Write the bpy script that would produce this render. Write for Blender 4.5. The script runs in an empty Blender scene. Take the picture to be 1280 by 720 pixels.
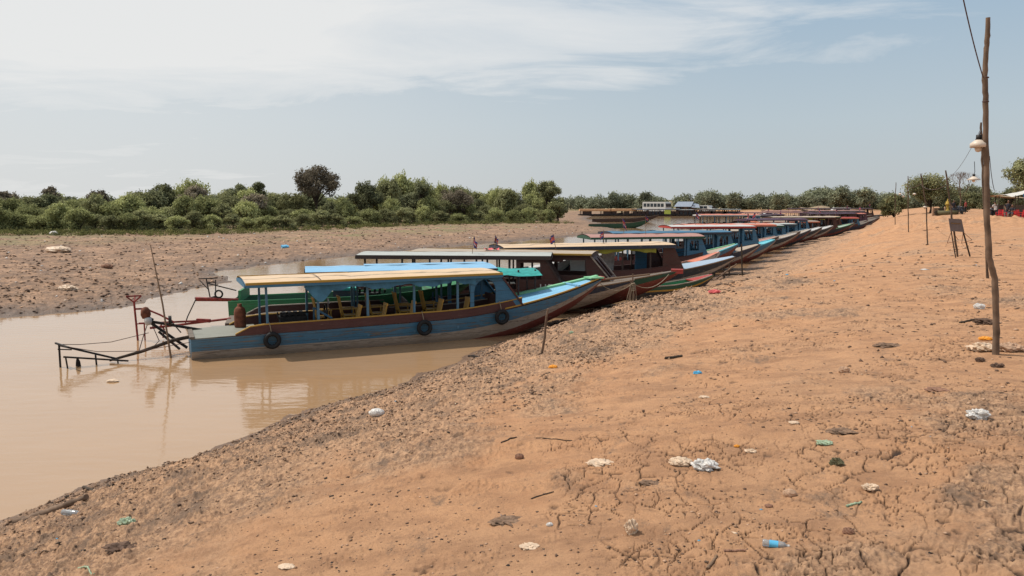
import bpy, bmesh, math, random
import numpy as np
from mathutils import Vector, Matrix
random.seed(7)
rng = np.random.default_rng(11)
PI = math.pi
S = bpy.context.scene
COL = S.collection
S.view_settings.view_transform = 'Standard'
S.view_settings.look = 'None'
S.view_settings.exposure = 0
try:
    S.cycles.max_bounces = 6; S.cycles.diffuse_bounces = 2; S.cycles.glossy_bounces = 3
    S.cycles.transparent_max_bounces = 6
except Exception: pass

# ------------------------------------------------------------------ camera
CAM_Z = 4.2
PITCH = math.atan(0.111)
cam = bpy.data.cameras.new('camera'); camo = bpy.data.objects.new('camera', cam); COL.objects.link(camo)
cam.sensor_width = 36; cam.lens = 36 * 1000 / 1280; cam.clip_end = 6000; cam.clip_start = 0.1
camo.location = (0, 0, CAM_Z); camo.rotation_euler = (PI/2 - PITCH, 0, 0)
S.camera = camo
CP, SP = math.cos(PITCH), math.sin(PITCH)
def ray(px, py):
    u, v = (px - 640) / 1000, (360 - py) / 1000
    return np.array([u, CP + SP*v, -SP + CP*v])
def at_depth(px, py, Y):
    d = ray(px, py); k = Y / d[1]
    return (d[0]*k, Y, CAM_Z + d[2]*k)

# ------------------------------------------------------------------ noise in numpy
def _hash(ix, iy, seed):
    h = (ix.astype(np.int64) * 374761393 + iy.astype(np.int64) * 668265263 + seed * 982451653) & 0xffffffff
    h = ((h ^ (h >> 13)) * 1274126177) & 0xffffffff
    h = (h ^ (h >> 16)) & 0xffffffff
    h = (h * 2246822519) & 0xffffffff
    return (h ^ (h >> 15)) & 0xffffffff
def perlin(x, y, seed=0):
    x = np.asarray(x, float); y = np.asarray(y, float)
    ix, iy = np.floor(x), np.floor(y); fx, fy = x-ix, y-iy
    u = fx*fx*fx*(fx*(fx*6-15)+10); v = fy*fy*fy*(fy*(fy*6-15)+10)
    def g(a, b, dx, dy):
        t = _hash(a, b, seed) * (2*PI/4294967296.0)
        return np.cos(t)*dx + np.sin(t)*dy
    n00 = g(ix, iy, fx, fy); n10 = g(ix+1, iy, fx-1, fy)
    n01 = g(ix, iy+1, fx, fy-1); n11 = g(ix+1, iy+1, fx-1, fy-1)
    return 1.5*((n00*(1-u)+n10*u)*(1-v) + (n01*(1-u)+n11*u)*v)
def fbm(x, y, oct=4, seed=0, gain=.5):
    s = 0; a = 1; t = 0
    for i in range(oct):
        s = s + a*perlin(x*2**i, y*2**i, seed+i*17); t += a; a *= gain
    return s/t
def voro(x, y, seed=0):
    ix, iy = np.floor(x), np.floor(y)
    f1 = np.full(x.shape, 9.0); f2 = np.full(x.shape, 9.0)
    for a in (-1, 0, 1):
        for b in (-1, 0, 1):
            cx, cy = ix+a, iy+b
            px = cx + _hash(cx, cy, seed)/4294967296.0; py = cy + _hash(cx, cy, seed+5)/4294967296.0
            d = np.hypot(px-x, py-y)
            f2 = np.minimum(f2, np.maximum(f1, d)); f1 = np.minimum(f1, d)
    return f1, f2
def ss(a, b, x):
    t = np.clip((x-a)/(b-a), 0, 1); return t*t*(3-2*t)

# ------------------------------------------------------------------ the shoreline
R_SHORE = [(-60,-60),(-13,-20),(-11,-5),(-8.6,4),(-7.3,8.3),(-6.66,10.4),(-6.2,11.6),(-5.5,12.3),(-5.1,13.2),(-4.55,14.5),(-3.9,15.9),(-2.7,17.5),
           (-.95,21.8),(0,23.8),(1.5,27),(4.2,32),(8.4,39),(11.3,44),(15.5,52),(22,65),(29,80),(37.5,97),(49,120),(57,140),(65,165),(70,190),(70,212)]
F_SHORE = [(70,212),(62,222),(40,216),(23,221)]
L_SHORE = [(23,221),(20,200),(16,175),(15.5,140),(14.5,112),(12.6,99),(8,92),(4.4,87),(-3,75),(-10.2,63.6),(-13.9,55.3),(-15.9,51.2),(-17.3,46),
           (-14.5,40.8),(-15.2,37.8),(-15.1,34.1),(-15.2,30.7),(-18,28.2),(-26,24),(-60,16),(-200,0),(-200,-60),(-60,-60)]
def seg_dist(x, y, pl):
    best = np.full(np.shape(x), 1e9)
    for (ax, ay), (bx, by) in zip(pl[:-1], pl[1:]):
        dx, dy = bx-ax, by-ay
        t = np.clip(((x-ax)*dx + (y-ay)*dy)/(dx*dx+dy*dy), 0, 1)
        best = np.minimum(best, np.hypot(x-ax-t*dx, y-ay-t*dy))
    return best
POLY = R_SHORE + F_SHORE[1:] + L_SHORE[1:]
def in_water(x, y):
    c = np.zeros(np.shape(x), bool); n = len(POLY)
    for i in range(n):
        (ax, ay), (bx, by) = POLY[i], POLY[(i+1) % n]
        if ay == by: continue
        m = ((ay > y) != (by > y)) & (x < (bx-ax)*(y-ay)/(by-ay)+ax)
        c ^= m
    return c
def terrain(x, y, full=False):
    x = np.atleast_1d(np.asarray(x, float)); y = np.atleast_1d(np.asarray(y, float))
    r = np.hypot(x, y)
    wob = .35*fbm(x*.5, y*.5, 3, 3) * np.clip(r/20, .35, 3)
    dr, dl, df = seg_dist(x, y, R_SHORE), seg_dist(x, y, L_SHORE), seg_dist(x, y, F_SHORE)
    far_y = ss(15, 36, y)
    wat = in_water(x, y)
    dmin = np.minimum(np.minimum(dr, dl), df)
    d = np.where(wat, -dmin, dmin) + wob + .12*fbm(x*2.2, y*2.2, 3, 8)
    def prof(dd, kind):
        p = np.clip(dd, 0, None)
        if kind == 0: return 2.42*(1-np.exp(-(p/(5.6+2.6*far_y))**(1.25+.75*far_y))) + .3*ss(8, 60, p)
        if kind == 1: return .75*(1-np.exp(-(p/11)**.95)) + .25*ss(20, 60, p)
        return 1.5*(1-np.exp(-p/10))
    w0, w1, w2 = 1/(dr+1)**4, 1/(dl+1)**4, 1/(df+1)**4
    off = d - np.where(wat, -dmin, dmin)
    z = (w0*prof(dr+off, 0) + w1*prof(dl+off, 1) + w2*prof(df+off, 2))/(w0+w1+w2)
    z = z*(1 - .5*ss(115, 165, y)*ss(.53, .47, x/np.maximum(y, 1)))
    z = np.where(d > 0, z, np.clip(d*.25, -1.2, 0))
    right = (dr < dl)
    z = z + right*.30*ss(.4, 1.7, d)*ss(18, 22.5, y)*ss(37, 30, y)*np.exp(-np.clip(d, 0, None)/9)
    land = ss(0, .5, d)
    # broad undulation
    z = z + land*(1-.75*ss(12, 30, d)*right)*(.10*fbm(x*.16, y*.16, 3, 21) + .05*fbm(x*.6, y*.6, 3, 22))
    # spoil heap by the far poles
    hp = np.exp(-(((x-34.5)*.85+(y-62)*.3)/5.0)**2 - ((-(x-34.5)*.25+(y-62)*.9)/9.0)**2)
    z = z + land*hp*(.42 + .7*np.abs(fbm(x*.7, y*.7, 4, 31)))
    # ridge of piled soil in front of the bows
    for (cx, cy, sx, sy, a) in ((2.9, 20.0, 1.7, 2.3, .26), (5.8, 23.5, 2.2, 2.2, .18), (-.2,17.8,1.5,2,.14)):
        z = z + land*a*np.exp(-((x-cx)/sx)**2-((y-cy)/sy)**2)*(.8+.7*fbm(x*1.3, y*1.3, 3, 33))
    # masks
    m = fbm(x*.35, y*.35, 4, 41)
    rough = np.clip(ss(6.6, 1.6, d + 4.5*m - 1.2*ss(26, 14, y)*ss(3, 8, y))*1.0 + ss(.05, .4, m)*.6, 0, 1)*land
    rough = np.where(right, rough, np.clip(.55+.8*m+.3*ss(14, 2, d), .1, 1)*land)
    gul = np.exp(-((x-3.2)/3.5)**2-((y-21)/4.5)**2)
    rough = np.clip(rough + gul*.7*right, 0, 1)
    near = ss(120, 25, r)
    rid = 1-np.abs(fbm(x*1.7, y*1.7, 4, 51))*2.2
    far_amp = np.where(right, 1, 1.0)
    z = z + rough*.055*far_amp*rid + rough*near*.075*np.abs(fbm(x*5, y*5, 4, 53, .65)) + rough*ss(45, 15, r)*.06*(np.abs(fbm(x*11, y*11, 3, 54, .7))-.2) + (1-right)*land*ss(140, 60, r)*.14*np.abs(fbm(x*1.1, y*1.1, 4, 55, .65))
    z = z + land*near*.012*fbm(x*3.1, y*3.1, 3, 61)
    crack = np.zeros_like(x)
    pit = np.zeros_like(x)
    idx = np.where((r < 26) & (d > .4) & right)[0]
    if len(idx):
        xx, yy = x[idx], y[idx]
        wx = xx + .10*fbm(xx*2.3, yy*2.3, 3, 71); wy = yy + .10*fbm(xx*2.3+9, yy*2.3, 3, 72)
        cm = ss(-.1, .35, fbm(xx*.7, yy*.7, 3, 73) + .5*ss(.5, 2.2, xx)*ss(12, 4, yy) - .06 - .3*ss(1.2,-.8,xx))
        f1, f2 = voro(wx/.13, wy/.13, 4)
        g1, g2 = voro(wx/.27+7, wy/.27, 9)
        wid = .026 + .02*fbm(xx*1.1, yy*1.1, 2, 75)
        c1 = ss(wid*2.0, wid*.5, f2-f1)*cm*ss(-.1,.25,fbm(xx*1.6, yy*1.6, 2, 76)+.12)
        c2 = ss(wid*1.5, wid*.4, g2-g1)*np.clip(cm*1.2+.1, 0, 1)*ss(-.1, .15, fbm(xx*1.2, yy*1.2, 2, 77)+.1+.25*ss(.8, 2, xx)*ss(9, 5, yy))
        c = np.maximum(c1*.9, c2)*ss(.4, 1.2, d[idx])
        crack[idx] = c
        z[idx] += -c*.02 + cm*.012*np.clip(1-f1*1.3, 0, 1)
        # small clods and pits
        h1, h2 = voro(xx/.055, yy/.055, 14)
        clod = ss(.45, .15, h1)*ss(.15, .5, fbm(xx*2.1, yy*2.1, 3, 78)+.45*rough[idx])
        z[idx] += clod*.014
        p = ss(.32, .55, fbm(xx*4.5, yy*4.5, 3, 79))*ss(0, .4, fbm(xx*.9, yy*.9, 2, 80)+.1)
        pit[idx] = p; z[idx] -= p*.022
    if not full: return z
    return z, d, rough, crack, pit, right, m
def gz(x, y): return float(terrain(x, y)[0])
def on_ground(px, py, tmax=400):
    dd = ray(px, py)
    t = np.geomspace(2, tmax, 900)
    X, Y, Z = dd[0]*t, dd[1]*t, CAM_Z+dd[2]*t
    T = terrain(X, Y)
    k = np.where(Z < T)[0]
    if len(k) == 0: return (X[-1], Y[-1], T[-1])
    i = max(k[0], 1)
    lo, hi = t[i-1], t[i]
    for _ in range(14):
        mid = (lo+hi)/2
        if CAM_Z+dd[2]*mid < gz(dd[0]*mid, dd[1]*mid): hi = mid
        else: lo = mid
    return (dd[0]*hi, dd[1]*hi, CAM_Z+dd[2]*hi)

# ------------------------------------------------------------------ materials
def srgb(r, g, b):
    f = lambda c: (c/12.92 if c <= .04045 else ((c+.055)/1.055)**2.4)
    return (f(r/255), f(g/255), f(b/255), 1)
def new_mat(name):
    m = bpy.data.materials.new(name); m.use_nodes = True
    nt = m.node_tree; b = nt.nodes['Principled BSDF']
    return m, nt, b
def N(nt, t, **kw):
    n = nt.nodes.new(t)
    for k, v in kw.items():
        if k in n.inputs: n.inputs[k].default_value = v
        else: setattr(n, k, v)
    return n
def ramp(nt, fac, stops):
    r = nt.nodes.new('ShaderNodeValToRGB'); e = r.color_ramp.elements
    while len(e) < len(stops): e.new(.5)
    for el, (p, c) in zip(e, stops): el.position = p; el.color = c if len(c) == 4 else (*c, 1)
    nt.links.new(fac, r.inputs[0]); return r.outputs[0]
def mix(nt, f, a, b, mode='MIX'):
    n = nt.nodes.new('ShaderNodeMix'); n.data_type = 'RGBA'; n.blend_type = mode
    for sock, v in ((n.inputs[0], f), (n.inputs[6], a), (n.inputs[7], b)):
        if isinstance(v, bpy.types.NodeSocket): nt.links.new(v, sock)
        else: sock.default_value = v
    return n.outputs[2]
G = lambda v: (v, v, v, 1)
def shade(c, k): return (c[0]*k, c[1]*k, c[2]*k, 1)

def paint(name, rgb, wear=.35, rough=.62, planks=0.0, wood=(.16, .13, .10, 1), stretch=(1.2, 9, 9), fade=.25):
    """weathered paint: streaks along the boat, chips to grey wood, plank seams"""
    m, nt, b = new_mat(name); L = nt.links
    tc = N(nt, 'ShaderNodeTexCoord'); mp = N(nt, 'ShaderNodeMapping'); mp.inputs['Scale'].default_value = stretch
    L.new(tc.outputs['Object'], mp.inputs[0])
    n1 = N(nt, 'ShaderNodeTexNoise', Scale=2.2, Detail=7.0, Roughness=.65); L.new(mp.outputs[0], n1.inputs[0])
    n2 = N(nt, 'ShaderNodeTexNoise', Scale=1.3, Detail=3.0); L.new(tc.outputs['Object'], n2.inputs[0])
    n3 = N(nt, 'ShaderNodeTexNoise', Scale=14.0, Detail=4.0); L.new(mp.outputs[0], n3.inputs[0])
    c0 = rgb if len(rgb) == 4 else (*rgb, 1)
    grey = sum(c0[:3])/3
    faded = tuple(c0[i]*.7+(grey*.8+.12)*.3 for i in range(3))+(1,)
    c = mix(nt, ramp(nt, n2.outputs[0], [(.35, G(0)), (.7, G(1))]), c0, mix(nt, fade, c0, faded))
    c = mix(nt, ramp(nt, n1.outputs[0], [(.3, G(.55)), (.62, G(0))]), c, shade(c0, .6))
    chip = ramp(nt, n1.outputs[0], [(.5+.22*(1-wear), G(0)), (.56+.22*(1-wear), G(1))])
    c = mix(nt, chip, c, mix(nt, n3.outputs[0], shade(wood, .6), shade(wood, 1.8)))
    hgt = n1.outputs[0]
    if planks:
        sp = N(nt, 'ShaderNodeSeparateXYZ'); L.new(tc.outputs['Object'], sp.inputs[0])
        axis = 2 if planks > 0 else 1
        ml = N(nt, 'ShaderNodeMath', operation='MULTIPLY'); L.new(sp.outputs[axis], ml.inputs[0]); ml.inputs[1].default_value = 1/abs(planks)
        ad = N(nt, 'ShaderNodeMath', operation='MULTIPLY_ADD'); L.new(n2.outputs[0], ad.inputs[0]); ad.inputs[1].default_value = .35; L.new(ml.outputs[0], ad.inputs[2])
        fr = N(nt, 'ShaderNodeMath', operation='PINGPONG'); L.new(ad.outputs[0], fr.inputs[0]); fr.inputs[1].default_value = .5
        seam = ramp(nt, fr.outputs[0], [(0.0, G(.75)), (.045, G(0))])
        c = mix(nt, seam, c, shade(wood, .25))
    c = mix(nt, ramp(nt, n3.outputs[0], [(.60, G(0)), (.66, G(.55))]), c, faded)
    if planks > 0 and wear > .15:
        zs_ = N(nt, 'ShaderNodeMath', operation='MULTIPLY_ADD'); L.new(n1.outputs[0], zs_.inputs[0]); zs_.inputs[1].default_value = .9; L.new(sp.outputs[2], zs_.inputs[2])
        c = mix(nt, ramp(nt, zs_.outputs[0], [(.45, G(.75)), (.66, G(0))]), c, (.17, .125, .085, 1))
        c = mix(nt, ramp(nt, n1.outputs[0], [(.53, G(0)), (.58, G(.5)), (.66, G(.15))]), c, (.05, .045, .04, 1))
    L.new(c, b.inputs['Base Color'])
    b.inputs['Roughness'].default_value = rough
    b.inputs['Specular IOR Level'].default_value = .35
    bp = N(nt, 'ShaderNodeBump', Strength=.5, Distance=.01); L.new(hgt, bp.inputs['Height']); L.new(bp.outputs[0], b.inputs['Normal'])
    return m
def plain(name, rgb, rough=.7, metal=0, var=.3, scale=6, trans=0):
    m, nt, b = new_mat(name); L = nt.links
    tc = N(nt, 'ShaderNodeTexCoord'); n1 = N(nt, 'ShaderNodeTexNoise', Scale=float(scale), Detail=5.0); L.new(tc.outputs['Object'], n1.inputs[0])
    c0 = rgb if len(rgb) == 4 else (*rgb, 1)
    c = mix(nt, ramp(nt, n1.outputs[0], [(.3, G(0)), (.7, G(1))]), shade(c0, 1-var), shade(c0, 1+var*.6))
    L.new(c, b.inputs['Base Color']); b.inputs['Roughness'].default_value = rough; b.inputs['Metallic'].default_value = metal
    b.inputs['Specular IOR Level'].default_value = .3
    if trans: b.inputs['Transmission Weight'].default_value = trans
    return m
M = {}
M['blue'] = paint('blue paint', (.05, .17, .28), wear=.66, planks=.19, fade=.7, stretch=(.7, 9, 11))
M['blue_panel'] = paint('blue panel paint', (.045, .16, .27), wear=.12, planks=.3)
M['blue_post'] = paint('blue post paint', (.07, .17, .26), wear=.2)
M['lightblue'] = paint('light blue paint', (.20, .46, .66), wear=.16, planks=-.35, fade=.2)
M['roof_lightblue'] = paint('light blue roof sheet', (.22, .45, .66), wear=.1, planks=-.9)
M['green_trim'] = paint('mint green paint', (.22, .52, .28), wear=.25)
M['cyan'] = paint('cyan paint', (.13, .50, .60), wear=.2)
M['green'] = paint('green paint', (.035, .22, .09), wear=.22, planks=.25)
M['dark_green'] = paint('dark green paint', (.02, .075, .045), wear=.3)
M['brown'] = paint('maroon brown paint', (.075, .028, .022), wear=.22, planks=.22)
M['coam'] = paint('oxblood coaming paint', (.085, .03, .025), wear=.25)
M['brown_dark'] = paint('dark brown paint', (.055, .032, .028), wear=.15, planks=.2)
M['yellow'] = paint('ochre yellow paint', (.42, .24, .035), wear=.3)
M['chair_yellow'] = paint('mustard chair varnish', (.50, .28, .04), wear=.12, rough=.5)
M['tan_roof'] = paint('tan roof plywood', (.66, .47, .29), wear=.08, planks=-2.6, fade=.5)
M['pink_roof'] = paint('faded pink roof', (.42, .22, .18), wear=.2, planks=-1.2)
M['coral'] = paint('coral roof paint', (.62, .20, .12), wear=.12)
M['grey_roof'] = paint('grey green roof', (.42, .44, .41), wear=.12, planks=-1.0)
M['white'] = paint('worn white paint', (.52, .51, .49), wear=.25)
M['beige'] = paint('faded beige hull paint', (.38, .32, .26), wear=.62, planks=.25, stretch=(.9, 9, 9))
M['red'] = paint('red oxide bottom paint', (.17, .04, .028), wear=.55)
M['red_trim'] = paint('red paint', (.36, .04, .03), wear=.2)
M['navy'] = paint('navy paint', (.03, .042, .07), wear=.5, planks=.25)
M['black_blue'] = paint('blue black hull', (.03, .038, .05), wear=.5, planks=.25)
M['purple'] = paint('faded plum paint', (.09, .045, .075), wear=.2)
M['wood'] = paint('bare grey wood', (.15, .115, .085), wear=.3, planks=-.18, wood=(.08, .06, .045, 1))
M['wood_warm'] = paint('bare brown wood', (.20, .12, .065), wear=.25)
M['deck_grey'] = paint('grey green deck boards', (.24, .24, .20), wear=.35, planks=-.22)
M['floor'] = paint('dark floor boards', (.06, .042, .03), wear=.4, planks=-.2)
M['deck_bluewhite'] = paint('pale blue deck', (.33, .42, .52), wear=.2)
M['deck_beige'] = paint('beige deck', (.40, .32, .24), wear=.3)
M['curtain_blue'] = plain('blue curtain cloth', (.06, .17, .26), .9, var=.35, scale=3)
M['curtain_yellow'] = plain('mustard curtain cloth', (.24, .22, .035), .9, var=.35, scale=3)
M['teal_cloth'] = plain('teal tarpaulin', (.03, .30, .27), .7)
M['blue_cloth'] = plain('blue tarpaulin', (.035, .16, .32), .6)
M['rubber'] = plain('black rubber', (.016, .016, .017), .75, var=.5, scale=14)
M['iron'] = plain('dark greasy iron', (.03, .028, .027), .55, .3, var=.6, scale=12)
M['rust'] = plain('rusty steel', (.16, .055, .03), .85, .1, var=.5, scale=9)
M['red_iron'] = plain('red painted iron', (.24, .035, .03), .6, 0, var=.5, scale=10)
M['rope'] = plain('rope', (.30, .24, .17), .95)
M['bark'] = plain('grey brown bark', (.17, .115, .08), .95, var=.5, scale=5)
M['bark_mid'] = plain('brown bark', (.11, .075, .052), .95, var=.4, scale=9)
M['bark_dark'] = plain('dark bark', (.06, .045, .033), .95, var=.4, scale=9)
M['enamel'] = plain('cream enamel', (.62, .52, .42), .4, var=.15)
M['wire'] = plain('cable', (.08, .045, .04), .7)
M['board'] = plain('grey board', (.16, .13, .125), .85, var=.25, scale=5)
M['lettering'] = plain('ochre lettering', (.30, .17, .06), .8)
M['white_paint'] = plain('white lettering', (.6, .6, .6), .8)
M['flag_blue'] = plain('flag blue', (.06, .065, .22), .85)
M['flag_red'] = plain('flag red', (.52, .09, .07), .85)
M['flag_white'] = plain('flag white', (.75, .74, .72), .85)
M['plastic_white'] = plain('white plastic', (.60, .57, .53), .35, var=.2, scale=18)
M['plastic_clear'] = plain('hazy plastic film', (.6, .62, .63), .15, var=.2, scale=18, trans=.65)
M['plastic_beige'] = plain('beige plastic', (.62, .46, .32), .5, var=.2, scale=14)
M['plastic_blue'] = plain('blue label', (.10, .42, .66), .4)
M['plastic_green'] = plain('green plastic', (.30, .38, .25), .45, var=.25, scale=14)
M['plastic_red'] = plain('pink red plastic', (.62, .12, .12), .5)
M['plastic_orange'] = plain('orange plastic', (.75, .30, .03), .5)
M['charcoal'] = plain('charred matter', (.025, .02, .018), .95, var=.6, scale=20)
M['stone'] = plain('red brown stone', (.26, .14, .09), .9, var=.4, scale=10)
M['stone_pale'] = plain('pale clay lump', (.45, .29, .19), .95, var=.3, scale=8)
M['card'] = plain('brown card', (.30, .19, .11), .9)
M['bus_white'] = plain('vehicle white', (.50, .50, .48), .35, var=.06)
M['glass_dark'] = plain('dark vehicle glass', (.03, .04, .05), .12, var=.1)
M['tin'] = plain('tin roofing', (.32, .36, .42), .45, .3)
M['thatch'] = plain('thatch', (.30, .22, .14), .95)
M['orange_wall'] = plain('orange tan canopy', (.55, .32, .17), .9)
M['acid'] = plain('lime green sheet', (.48, .58, .12), .8)
M['red_plastic'] = plain('red chair plastic', (.55, .03, .03), .4)
M['skin'] = plain('skin', (.22, .12, .075), .6, var=.1)
M['cloth_dark'] = plain('dark cloth', (.03, .03, .04), .9)
M['cloth_red'] = plain('red cloth', (.35, .05, .05), .9)
M['cloth_white'] = plain('white cloth', (.6, .58, .56), .9)
M['hair'] = plain('black hair', (.012, .01, .01), .6)
M['tarp_white'] = plain('off white tarpaulin', (.58, .55, .50), .7)
M['moss_stone'] = plain('mossy stone', (.12, .11, .06), .95)
M['yellow_stone'] = plain('yellow painted shrine', (.45, .30, .06), .8)
M['light_glass'] = plain('pale windscreen', (.45, .47, .48), .2, var=.1)

M['soil_dark'] = plain('dark soil clod', (.13, .08, .055), .95, var=.5, scale=20)
M['soil_brown'] = plain('umber soil clod', (.20, .125, .08), .95, var=.5, scale=20)
M['soil_light'] = plain('pale soil clod', (.46, .30, .19), .95, var=.3, scale=20)
M['soil_mid'] = plain('brown soil clod', (.30, .185, .115), .95, var=.4, scale=20)
# ground
def ground_material():
    m, nt, b = new_mat('dry river bank soil'); L = nt.links
    tc = N(nt, 'ShaderNodeTexCoord'); ob = tc.outputs['Object']
    at = lambda nm: N(nt, 'ShaderNodeAttribute', attribute_name=nm).outputs['Fac']
    big = N(nt, 'ShaderNodeTexNoise', Scale=.35, Detail=6.0, Roughness=.6); L.new(ob, big.inputs[0])
    mid = N(nt, 'ShaderNodeTexNoise', Scale=3.0, Detail=8.0, Roughness=.7); L.new(ob, mid.inputs[0])
    fine = N(nt, 'ShaderNodeTexNoise', Scale=38.0, Detail=6.0, Roughness=.75); L.new(ob, fine.inputs[0])
    spk = N(nt, 'ShaderNodeTexNoise', Scale=11.0, Detail=9.0, Roughness=.8); L.new(ob, spk.inputs[0])
    sand = mix(nt, ramp(nt, mid.outputs[0], [(.35, G(0)), (.68, G(1))]), (.43, .222, .112, 1), (.57, .312, .16, 1))
    sand = mix(nt, ramp(nt, big.outputs[0], [(.42, G(0)), (.68, G(1))]), sand, (.50, .285, .155, 1))
    sand = mix(nt, ramp(nt, fine.outputs[0], [(.3, G(.5)), (.6, G(0))]), sand, (.34, .185, .105, 1))
    mpe = N(nt, 'ShaderNodeMapping'); mpe.inputs['Rotation'].default_value = (0, 0, -.35); mpe.inputs['Scale'].default_value = (.8, 1.5, 1); L.new(ob, mpe.inputs[0])
    st = N(nt, 'ShaderNodeTexNoise', Scale=1.9, Detail=11.0, Roughness=.72); L.new(mpe.outputs[0], st.inputs[0])
    sand = mix(nt, ramp(nt, st.outputs[0], [(.47, G(0)), (.60, G(.62))]), sand, (.29, .155, .085, 1))
    sand = mix(nt, ramp(nt, spk.outputs[0], [(.56, G(0)), (.68, G(.6))]), sand, (.24, .135, .085, 1))
    dirt = mix(nt, ramp(nt, spk.outputs[0], [(.42, G(0)), (.57, G(1))]), (.23, .138, .086, 1), (.53, .325, .192, 1))
    rm = N(nt, 'ShaderNodeMath', operation='MULTIPLY_ADD'); L.new(mid.outputs[0], rm.inputs[0]); rm.inputs[1].default_value = .9
    sub = N(nt, 'ShaderNodeMath', operation='SUBTRACT'); L.new(at('rough'), sub.inputs[0]); sub.inputs[1].default_value = .42; L.new(sub.outputs[0], rm.inputs[2])
    c = mix(nt, ramp(nt, rm.outputs[0], [(.25, G(0)), (.62, G(.85))]), sand, dirt)
    # left bank: darker and more purple, tufts of green
    ldirt = mix(nt, ramp(nt, mid.outputs[0], [(.4, G(0)), (.66, G(1))]), (.22, .14, .092, 1), (.45, .27, .165, 1))
    ldirt = mix(nt, ramp(nt, big.outputs[0], [(.5, G(0)), (.68, G(.75))]), ldirt, (.48, .30, .19, 1))
    ldirt = mix(nt, ramp(nt, spk.outputs[0], [(.3, G(.8)), (.48, G(0))]), ldirt, (.08, .058, .045, 1))
    lb2 = N(nt, 'ShaderNodeTexNoise', Scale=.9, Detail=10.0, Roughness=.75); L.new(ob, lb2.inputs[0])
    ldirt = mix(nt, ramp(nt, lb2.outputs[0], [(.47, G(0)), (.58, G(.75))]), ldirt, (.165, .11, .08, 1))
    ldirt = mix(nt, ramp(nt, lb2.outputs[0], [(.30, G(.7)), (.40, G(0))]), ldirt, (.52, .36, .27, 1))
    c = mix(nt, at('leftbank'), c, ldirt)
    gm = N(nt, 'ShaderNodeMath', operation='MULTIPLY'); L.new(at('green'), gm.inputs[0]); L.new(ramp(nt, spk.outputs[0], [(.35, G(.2)), (.6, G(1))]), gm.inputs[1])
    c = mix(nt, gm.outputs[0], c, (.19, .19, .08, 1))
    # dark debris: char, twigs and old mud in ragged streaks
    mpd = N(nt, 'ShaderNodeMapping'); mpd.inputs['Rotation'].default_value = (0, 0, -.5); mpd.inputs['Scale'].default_value = (1.5, .8, 1); L.new(ob, mpd.inputs[0])
    deb = N(nt, 'ShaderNodeTexNoise', Scale=1.1, Detail=12.0, Roughness=.78); L.new(mpd.outputs[0], deb.inputs[0])
    deb2 = N(nt, 'ShaderNodeTexNoise', Scale=6.0, Detail=8.0, Roughness=.8); L.new(mpd.outputs[0], deb2.inputs[0])
    dm = N(nt, 'ShaderNodeMath', operation='MULTIPLY_ADD'); L.new(at('rough'), dm.inputs[0]); dm.inputs[1].default_value = .085; L.new(deb.outputs[0], dm.inputs[2])
    dmask = ramp(nt, dm.outputs[0], [(.575, G(0)), (.66, G(.8))])
    c = mix(nt, dmask, c, (.17, .115, .08, 1))
    dm2 = N(nt, 'ShaderNodeMath', operation='MULTIPLY_ADD'); L.new(at('rough'), dm2.inputs[0]); dm2.inputs[1].default_value = .07; L.new(deb2.outputs[0], dm2.inputs[2])
    c = mix(nt, ramp(nt, dm2.outputs[0], [(.60, G(0)), (.67, G(.7))]), c, (.16, .11, .08, 1))
    c = mix(nt, ramp(nt, deb2.outputs[0], [(.27, G(.55)), (.36, G(0))]), c, (.66, .46, .32, 1))
    # wet margin
    c = mix(nt, at('wet'), c, mix(nt, .82, c, (.09, .065, .05, 1)))
    c = mix(nt, at('crack'), c, (.045, .028, .02, 1))  # cavity shade painted dark into the cracks, on top of their relief
    c = mix(nt, at('pit'), c, (.12, .075, .05, 1))
    L.new(c, b.inputs['Base Color'])
    rr = N(nt, 'ShaderNodeMapRange'); rr.inputs['To Min'].default_value = .95; rr.inputs['To Max'].default_value = .4; L.new(at('wet'), rr.inputs[0]); L.new(rr.outputs[0], b.inputs['Roughness'])
    b.inputs['Specular IOR Level'].default_value = .25
    bp = N(nt, 'ShaderNodeBump', Strength=.55, Distance=.02); L.new(fine.outputs[0], bp.inputs['Height'])
    bp2 = N(nt, 'ShaderNodeBump', Strength=.7, Distance=.05); L.new(spk.outputs[0], bp2.inputs['Height']); L.new(bp.outputs[0], bp2.inputs['Normal'])
    L.new(bp2.outputs[0], b.inputs['Normal'])
    return m

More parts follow.
